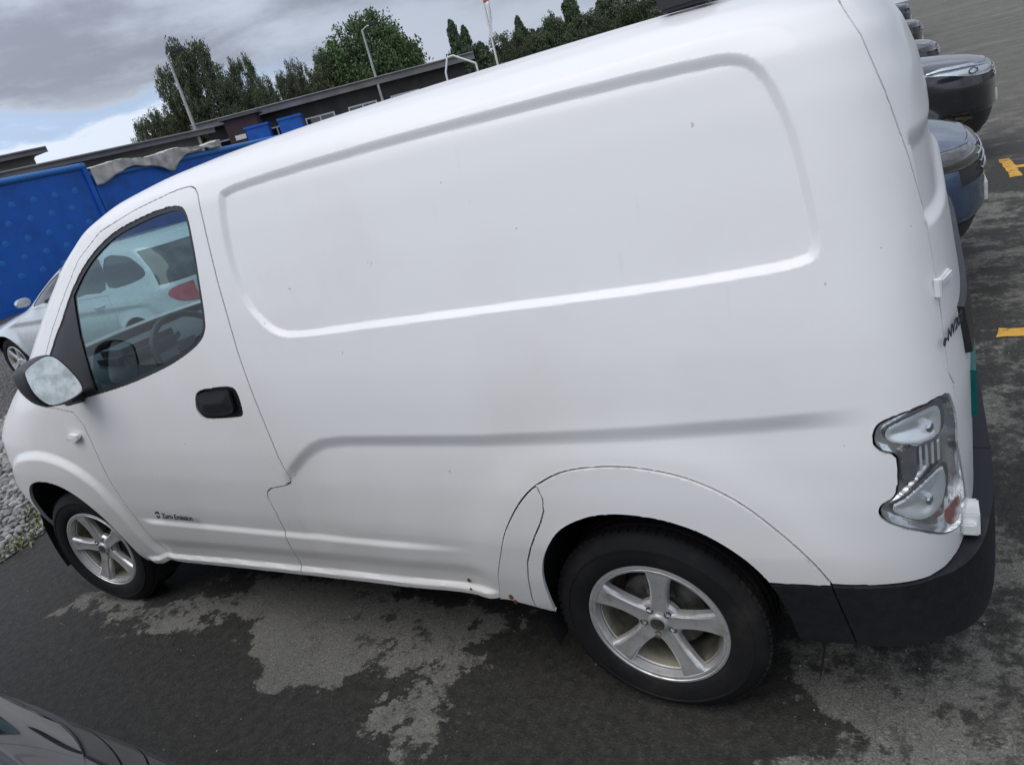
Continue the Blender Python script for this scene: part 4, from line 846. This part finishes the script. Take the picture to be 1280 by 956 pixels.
make_car('mpv', P_NEAR, (4.0, -.965, 0), math.pi, 'dark silver car cut off by the bottom left corner of the photo', cell=.015, wofs=.12, vent=False, mirrors=False, handles=False)

# ================================================================== BACKGROUND
BLUE = NB('container_blue'); BLUE = BLUE.set(base=BLUE.mix(BLUE.smooth(BLUE.noise(1.6, 6, .6), .4, .75), (.003, .11, .50), (.004, .075, .34)), rough=.45)
BLUEB = plain('boss_blue', (.012, .15, .50), .45)
BLUEL = plain('container_blue_worn', (.03, .16, .45), .5)
TARP = plain('grey_tarpaulin', (.45, .435, .41), .8, var=.35, nscale=2.2)
def container(x, y0, y1, z1, label, dim):
    r_ = bpy.data.objects.new('blue_container', None); COL.objects.link(r_); r_.location = (x, (y0+y1)/2, 0); setp(r_, label, 'container', 'blue containers beyond the van'); global OFF; OFF = Vector(r_.location)
    bm = bmesh.new(); bx(bm, x-2.4, x, y0, y1, .12, z1-.12); bm_mesh('wall', bm, BLUE, r_)
    bm = bmesh.new(); tube(bm, [(x+.0, y0, z1-.08), (x+.0, y1, z1-.08)], .09, 12); tube(bm, [(x-2.4, y0, z1-.08), (x-2.4, y1, z1-.08)], .09, 12); bm_mesh('top_rail', bm, BLUEL, r_)
    bm = bmesh.new(); bx(bm, x-2.42, x+.03, y0, y1, 0, .16); bx(bm, x-.05, x+.06, y0-.04, y0+.12, 0, z1); bx(bm, x-.05, x+.06, y1-.12, y1+.02, 0, z1); bm_mesh('frame', bm, BLUE, r_)
    if dim:
        for k, z in enumerate((2.62, 2.18, 1.72, 1.28, .85)):
            y = y0+.45+(k % 2)*.30
            while y < y1-.3:
                bm = bmesh.new(); bmesh.ops.create_uvsphere(bm, u_segments=12, v_segments=6, radius=.105, matrix=Matrix.Translation((x-.005, y, z)) @ Matrix.Diagonal((.12, 1, 1, 1))); bm_mesh('boss', bm, BLUEB, r_); y += .60
    OFF = Vector((0, 0, 0)); return r_
container(-16.4, 5.6, 12.0, 3.30, 'bright blue container with rows of pale round bosses, left of the van', True)
container(-16.5, 12.15, 22.0, 2.95, 'bright blue container half covered by a grey tarpaulin', False)
# tarpaulin draped over the second container: lower hem uneven
ys = np.linspace(12.12, 17.0, 60); V = []
for y in ys:
    top = 3.16+.04*math.sin(y*3)+rng.normal(0, .008); hem = np.interp(y, [12.1, 12.4, 13.2, 13.6, 14.4, 14.75, 14.85, 15.2, 15.8, 16.4, 17.0], [2.62, 2.66, 2.92, 2.94, 2.76, 2.55, 2.55, 2.85, 3.02, 3.02, 2.96])+.015*math.sin(y*9)
    for k, t in enumerate(np.linspace(0, 1, 8)):
        V.append((-16.34+.03*math.sin(y*7+t*3)*t+.02*math.sin(y*17), y, hem+(top-hem)*t))
    V.append((-16.7, y, top+.03)); V.append((-18.4, y, top-.05))
F = [(i*10+k, (i+1)*10+k, (i+1)*10+k+1, i*10+k+1) for i in range(59) for k in range(9)]
o = np_mesh('tarpaulin', V, F, TARP, None, 60); sol = o.modifiers.new('t', 'SOLIDIFY'); sol.thickness = .02; setp(o, 'wrinkled grey tarpaulin lying over the top edge of the blue container', 'tarpaulin')

ROOFD = plain('dark_roof_felt', (.075, .078, .088), .6, var=.3, nscale=.8); FASC = plain('grey_fascia', (.17, .165, .165), .6, var=.2, nscale=1.); WALLB = plain('brown_cladding', (.055, .052, .048), .8, var=.4, nscale=.7); WALLG = plain('grey_cladding', (.22, .20, .17), .8, var=.2, nscale=.8)
def long_building(name, A, Bp, zr_, depth, rise, label, wallm, win=True, fasc=.32, windows=8, blues=()):
    A = Vector((*A, 0)); Bp = Vector((*Bp, 0)); d = (Bp-A); ln = d.length; d.normalize(); nv = Vector((-d.y, d.x, 0))
    if (A+nv-CAM).length < (A-CAM).length: nv = -nv
    r_ = bpy.data.objects.new(name, None); COL.objects.link(r_); Mx_ = Matrix((d, nv, Vector((0, 0, 1)))).transposed().to_4x4(); Mx_.translation = A; r_.matrix_world = Mx_; setp(r_, label, 'building')
    box('wall', 0, ln, 0, depth, 0, zr_-.3, wallm, r_, 0)
    V = [(-.6, -.7, zr_-fasc*.4), (ln+.6, -.7, zr_-fasc*.4), (ln+.6, depth/2, zr_+rise), (-.6, depth/2, zr_+rise), (-.6, depth+.7, zr_-fasc*.4), (ln+.6, depth+.7, zr_-fasc*.4)]
    V2 = [(x, y, z-fasc*.6) for x, y, z in V]; F_ = [(0, 1, 2, 3), (3, 2, 5, 4), (0, 6, 7, 1), (6, 9, 8, 7), (9, 10, 11, 8), (0, 3, 9, 6), (3, 4, 10, 9), (1, 7, 8, 2), (2, 8, 11, 5), (4, 5, 11, 10)]
    np_mesh('roof', V+V2, F_, ROOFD, r_, None); box('fascia', -.62, ln+.62, -.76, -.70, zr_-fasc*1.05, zr_-fasc*.35, FASC, r_, 0)
    bm = bmesh.new(); tube(bm, [(-.6, -.82, zr_-fasc*.30), (ln+.6, -.82, zr_-fasc*.30)], .05, 6); bm_mesh('gutter', bm, CHROME if 0 else FASC, r_)
    for i in range(windows):
        xc = ln*(i+.5)/windows; fr_ = box('window', xc-.9, xc+.9, -.05, .02, zr_-2.5, zr_-1.3, WHITEPL, r_, 0); box('pane', xc-.82, xc-.04, -.06, -.045, zr_-2.42, zr_-1.38, DGLASS, fr_, 0); box('pane', xc+.04, xc+.82, -.06, -.045, zr_-2.42, zr_-1.38, DGLASS, fr_, 0)
    return r_
long_building('low_building', (-31.86, 9.0), (-26.4, 24.8), 4.55, 9, .25, 'low grey brown building with a dark flat roof behind the first blue container', WALLG, windows=5)
long_building('small_building', (-37.0, 15.0), (-34.3, 21.3), 5.75, 8, .15, 'dark flat roofed building at the left edge behind the containers', WALLG, windows=2)
long_building('long_building', (-32.3, 30.6), (-19.6, 40.2), 5.50, 14, .35, 'long low building with dark sloping roof between the trees and the van', WALLB, windows=6, fasc=.5)
SHED = plain('maroon_shed_paint', (.045, .025, .028), .7, var=.3, nscale=1.5)
# small dark shed with a white notice
r_ = bpy.data.objects.new('shed', None); COL.objects.link(r_); r_.location = (-30.0, 30.6, 0); setp(r_, 'small dark maroon shed with a white notice, above the van cab', 'shed'); OFF = Vector((0, 0, 0))
ang = math.atan2(9.6, 12.7); r_.rotation_euler = (0, 0, ang)
box('wall', -.2, 1.6, -1.6, 0, 0, 5.0, SHED, r_, .02); box('roof', -.4, 1.8, -1.8, .1, 5.0, 5.12, ROOFD, r_, 0); box('notice', .15, .75, -1.63, -1.6, 3.85, 4.1, WHITEPL, r_, 0)
for (x, y, lb) in ((-28.6, 31.1, 'blue bin block under the eave of the long building, nearer the maroon shed'), (-27.1, 32.25, 'blue bin block under the eave of the long building, right of its twin')):
    r_ = bpy.data.objects.new('blue_skip', None); COL.objects.link(r_); r_.location = (x, y, 0); r_.rotation_euler = (0, 0, ang); setp(r_, lb, 'skip', 'blue skips by the long building')
    box('wall', -.66, .66, -1.2, 0, .1, 4.36, BLUE, r_, .05); box('top_rim', -.70, .70, -1.26, .04, 4.26, 4.40, BLUE, r_, .02)

# lamp posts
STEEL = plain('galvanised_steel', (.42, .42, .39), .45, .6, var=.15, nscale=3)
def lamp_post(x, y, h_, label, arm=(0, 0), tw=.5):
    r_ = bpy.data.objects.new('lamp_post', None); COL.objects.link(r_); r_.location = (x, y, 0); setp(r_, label, 'lamp post', 'lamp posts')
    bm = bmesh.new(); tube(bm, [(0, 0, 0), (0, 0, h_*.5), (0, 0, h_)], [.11, .085, .055], 10); bm_mesh('pole', bm, STEEL, r_)
    bm = bmesh.new(); tube(bm, [(0, 0, h_-.05), (arm[0]*.5, arm[1]*.5, h_+.10), (arm[0], arm[1], h_+.12)], .035, 8); bm_mesh('arm', bm, STEEL, r_)
    a = math.atan2(arm[1], arm[0]); m = Matrix.Translation((arm[0], arm[1], h_+.12)) @ Matrix.Rotation(a, 4, 'Z')
    bm = bmesh.new(); bx(bm, -.15, tw, -.15, .15, -.06, .08, m); bm_mesh('lamp_head', bm, BLACKPL, r_, bevel=.04)
lamp_post(-26.1, 24.55, 7.9, 'lamp post with dark head leaning over the blue containers, leftmost', (.25, .2))
lamp_post(-23.5, 36.4, 8.0, 'lamp post in front of the big round tree', (.5, .35), .4)
# flag pole with hanging white and red pennant
FLAGW = plain('flag_white', (.75, .74, .76), .7); FLAGR = plain('flag_red', (.5, .12, .12), .7)
r_ = bpy.data.objects.new('flagpole', None); COL.objects.link(r_); r_.location = (-21.05, 47.3, 0); setp(r_, 'white flagpole with a long limp white and red pennant', 'flagpole')
bm = bmesh.new(); tube(bm, [(0, 0, 0), (0, 0, 13)], [.09, .045], 10); bm_mesh('pole', bm, WHITEPL, r_)
def ribbon(name, z0, z1, w0, w1, mat):
    V = []; 
    for k in range(15):
        t = k/14; z = z0+(z1-z0)*t; w_ = w0+(w1-w0)*t
        for j in range(4): V.append((.06+w_*j/3, .05*math.sin(j*2+t*5), z))
    F_ = [(i*4+j, i*4+j+1, i*4+j+5, i*4+j+4) for i in range(14) for j in range(3)]
    o = np_mesh(name, V, F_, mat, r_, 60); s_ = o.modifiers.new('t', 'SOLIDIFY'); s_.thickness = .01
ribbon('pennant', 12.6, 9.6, .42, .50, FLAGW); ribbon('pennant_stripe', 9.6, 8.7, .50, .42, FLAGR); ribbon('pennant', 8.7, 6.4, .42, .10, FLAGW)
# white metal gable frame
r_ = bpy.data.objects.new('gable_frame', None); COL.objects.link(r_); r_.location = (-16.2, 32.85, 0); r_.rotation_euler = (0, 0, R(30)); setp(r_, 'white peaked metal frame just above the van roof line', 'frame', None)
for nm, p in (('upright', [(-.45, 0, 0), (-.30, 0, 4.2), (-.05, 0, 4.85)]), ('crossbar', [(-.05, 0, 4.85), (.25, 0, 4.88), (1.3, 0, 4.25)]), ('upright', [(1.3, 0, 4.25), (1.35, 0, 0)])):
    bm = bmesh.new(); tube(bm, p, .05, 8); bm_mesh(nm, bm, WHITEPL, r_)

# trees
BARK = plain('bark', (.07, .055, .04), .9, var=.3, nscale=5)
def leafmat(name, col):
    b = NB(name); n = b.noise(.9, 4); b.b.inputs['Subsurface Weight'].default_value = 0
    return b.set(base=b.mix(b.smooth(n, .35, .65), tuple(c*.7 for c in col), tuple(c*1.35 for c in col)), rough=.75)
LEAF = {'pine': leafmat('pine_needles', (.075, .098, .048)), 'round': leafmat('broadleaf', (.075, .125, .042)), 'spruce': leafmat('spruce_needles', (.060, .095, .046)), 'light': leafmat('light_leaf', (.075, .10, .035))}
def crown_mesh(kind, seed):
    r = np.random.default_rng(seed); cl = []
    if kind == 'spruce':
        for i in range(150):
            t = r.random()**.75; rad = (1-t)**.75*.5*(.45+.8*r.random())*(1+.25*math.sin(t*17+seed)); a = r.uniform(0, 6.28); q_ = rad*math.sqrt(r.uniform(.2, 1)); cl.append((q_*math.cos(a), q_*math.sin(a), .10+t*.9, .05+.06*(1-t)))
    elif kind == 'pine':
        for i in range(150):
            z = .28+.70*r.random()**.85; R_ = .46*math.sqrt(max(.05, 1-((z-.55)/.52)**2))*(.55+.55*r.random()); a = r.uniform(0, 6.28); cl.append((R_*math.cos(a), R_*math.sin(a), z, r.uniform(.05, .10)))
    else:
        for i in range(300):
            v = r.normal(size=3); v /= np.linalg.norm(v); v *= r.uniform(.35, 1)**.5; cl.append((.5*v[0]*(.85+.25*r.random()), .5*v[1], .60+.40*v[2], r.uniform(.06, .11)))
    cl = np.array(cl); k = 100; n = len(cl)*k
    c0 = np.repeat(cl, k, 0); off = r.normal(size=(n, 3)); off /= np.linalg.norm(off, axis=1, keepdims=True); off *= (c0[:, 3:]*r.uniform(.3, 1.15, (n, 1))); ctr = c0[:, :3]+off*[1, 1, .8]
    a = r.normal(size=(n, 3)); a /= np.linalg.norm(a, axis=1, keepdims=True); b_ = np.cross(a, r.normal(size=(n, 3))); b_ /= np.linalg.norm(b_, axis=1, keepdims=True); s_ = r.uniform(.005, .0105, (n, 1))*(1.5 if kind == 'spruce' else 1.)
    V = np.stack([ctr-a*s_*1.6, ctr+b_*s_, ctr+a*s_*1.6, ctr-b_*s_], 1).reshape(-1, 3); F_ = np.arange(n*4).reshape(-1, 4)
    me = bpy.data.meshes.new('crown'); me.vertices.add(len(V)); me.vertices.foreach_set('co', V.ravel()); me.loops.add(F_.size); me.loops.foreach_set('vertex_index', F_.ravel().astype(np.int32)); me.polygons.add(n); me.polygons.foreach_set('loop_start', np.arange(0, n*4, 4, dtype=np.int32)); me.polygons.foreach_set('loop_total', np.full(n, 4, dtype=np.int32)); me.update(calc_edges=True)
    bm = bmesh.new(); tube(bm, [(0, 0, -.02), (.01, 0, .35), (0, .01, .9)], [.028, .02, .005], 7)
    for i in range(0, len(cl), 9): p = cl[i]; tube(bm, [(0, 0, max(.12, p[2]-.15)), (p[0]*.5, p[1]*.5, p[2]-.06), tuple(p[:3])], [.009, .006, .002], 5)
    tm = bpy.data.meshes.new('trunk'); bm.to_mesh(tm); bm.free(); tm.materials.append(BARK)
    return me, tm
CR = {(k, s_): crown_mesh(k, 10*s_+len(k)) for k in ('pine', 'round', 'spruce') for s_ in range(3)}
for (k, s_), (me, _) in CR.items(): me.materials.append(LEAF[k] if not (k == 'round' and s_ == 2) else LEAF['light'])
def tree(name, kind, x, y, h_, w_, label, group, var=0):
    r_ = bpy.data.objects.new(name, None); COL.objects.link(r_); r_.location = (x, y, 0); r_.rotation_euler = (0, 0, random.uniform(0, 6.28)); setp(r_, label, 'tree', group)
    me, tm = CR[(kind, var)]
    for nm, m_ in (('crown', me), ('trunk', tm)):
        o = bpy.data.objects.new(nm, m_); COL.objects.link(o); o.parent = r_; o.scale = (w_/1., w_/1., h_)
TR = [(-51.16,41.25,8.43,2.6),(-50.37,42.26,8.77,2.6),(-48.91,44.02,11.44,3.0),(-49.44,46.45,12.46,4.4),(-47.19,45.95,11.0,3.6),(-46.85,46.32,9.22,3.0),(-48.91,51.39,11.04,2.4),(-46.12,49.94,9.79,2.8),(-47.34,52.93,9.0,3.0),(-46.45,53.76,9.28,2.0),(-45.5,54.62,9.68,2.2),(-46.76,57.5,9.63,2.6),(-46.32,60.49,11.0,4.0),(-43.16,62.94,12.74,8.2),(-42.09,66.15,11.2,5.2),(-42.46,69.52,9.29,2.4),
      (-43.29,80.76,12.06,3.2),(-42.17,81.4,10.67,3.4),(-40.84,82.13,9.67,3.4),(-37.99,83.6,9.85,3.6),(-37.67,87.1,10.19,3.6),(-36.0,87.87,10.27,3.4),(-34.5,88.53,10.39,3.4),(-33.87,90.97,10.17,3.6),(-32.43,91.55,11.23,3.2),(-30.89,92.14,10.98,4.0),(-29.77,94.68,10.65,4.2),(-27.4,95.49,10.53,4.2),(-25.59,98.15,10.76,4.2),(-22.71,98.97,10.68,4.2),(-19.86,99.69,10.59,4.6)]
ORD = ['first', 'second', 'third', 'fourth', 'fifth', 'sixth', 'seventh', 'eighth', 'ninth', 'tenth', 'eleventh', 'twelfth']
PINE = ['low pine at the far left foot of the pine cluster, nearest the building roof', 'low pine just left of the leftmost lamp post, second in the cluster', 'tall thin pine directly behind the leftmost lamp post', 'tallest pine of the cluster right of the leftmost lamp post', 'second tallest pine on the right flank of the cluster', 'shorter pine at the right end of the pine cluster']
for i, (x, y, h_, w_) in enumerate(TR):
    if i < 6: a = ('pine_tree', 'pine', PINE[i], 'pines behind the leftmost lamp post')
    elif i < 13: a = ('pine_tree', 'pine', 'small pine, %s from the left between the pine cluster and the big round tree' % ORD[i-6], 'small pines behind the long building')
    elif i == 13: a = ('round_tree', 'round', 'big round dense green tree behind the lamp post, tallest crown', None)
    elif i < 16: a = ('round_tree', 'round', ['rounded green tree merging with the right flank of the big round tree', 'low green bush tree right of the big round tree'][i-14], None)
    elif i < 19: a = ('spruce_tree', 'spruce', 'narrow dark spruce, %s from the left above the dark roof beside the flagpole' % ORD[i-16], 'spruces left of the flagpole')
    else: a = ('spruce_tree', 'pine' if i % 2 else 'spruce', 'dark conifer right of the flagpole above the van roof, %s from the pole' % ORD[i-19], 'conifers right of the flagpole')
    tree(a[0], a[1], x, y, h_*(1.03+(.06 if i < 19 else .13)*(i*37 % 7-3)/3), w_*(1.25 if i < 16 else 1.5+.5*(i*53 % 5)/4), a[2], a[3], i % 2 if a[1] == 'round' else i % 3)
# the wood behind reads as one mass: one object
def wood(name, pts, label):
    Vs, Fs, n_ = [], [], 0
    for kind, var, x, y, h_, w_ in pts:
        me = CR[(kind, var)][0]; V = np.zeros(len(me.vertices)*3); me.vertices.foreach_get('co', V); V = V.reshape(-1, 4, 3); V = V[::3]; c_ = V.mean(1, keepdims=True); V = c_+(V-c_)*1.7
        a = rng.uniform(0, 6.28); V = V.reshape(-1, 3); V = np.stack([(V[:, 0]*math.cos(a)-V[:, 1]*math.sin(a))*w_+x, (V[:, 0]*math.sin(a)+V[:, 1]*math.cos(a))*w_+y, V[:, 2]*h_], 1)
        Vs.append(V); Fs.append(np.arange(len(V)).reshape(-1, 4)+n_); n_ += len(V)
    setp(np_mesh(name, np.concatenate(Vs), np.concatenate(Fs), LEAF['pine'], None, None), label, 'wood', kind='stuff')
pts = []
for i in range(34):
    t = i/33; x = -44+26*t; y = 85+18*t; kd = ('spruce', 'pine', 'round')[rng.integers(0, 3)]
    pts.append((kd, int(rng.integers(0, 2)), x+rng.normal(0, .8), y+rng.normal(0, 1.5)+1.5, rng.uniform(8.3, 10.2), rng.uniform(4.5, 6.5)))
for i in range(24):
    t = i/23; x = -51+9*t; y = 43+25*t; pts.append((('pine', 'round')[rng.integers(0, 2)], int(rng.integers(0, 2)), x+rng.normal(0, .6)-1, y+rng.normal(0, .8)+1.5, rng.uniform(7.2, 9.0), rng.uniform(3.5, 4.8)))
wood('background_wood', pts, 'dark mixed wood in a low band behind the pines, round tree and conifers')
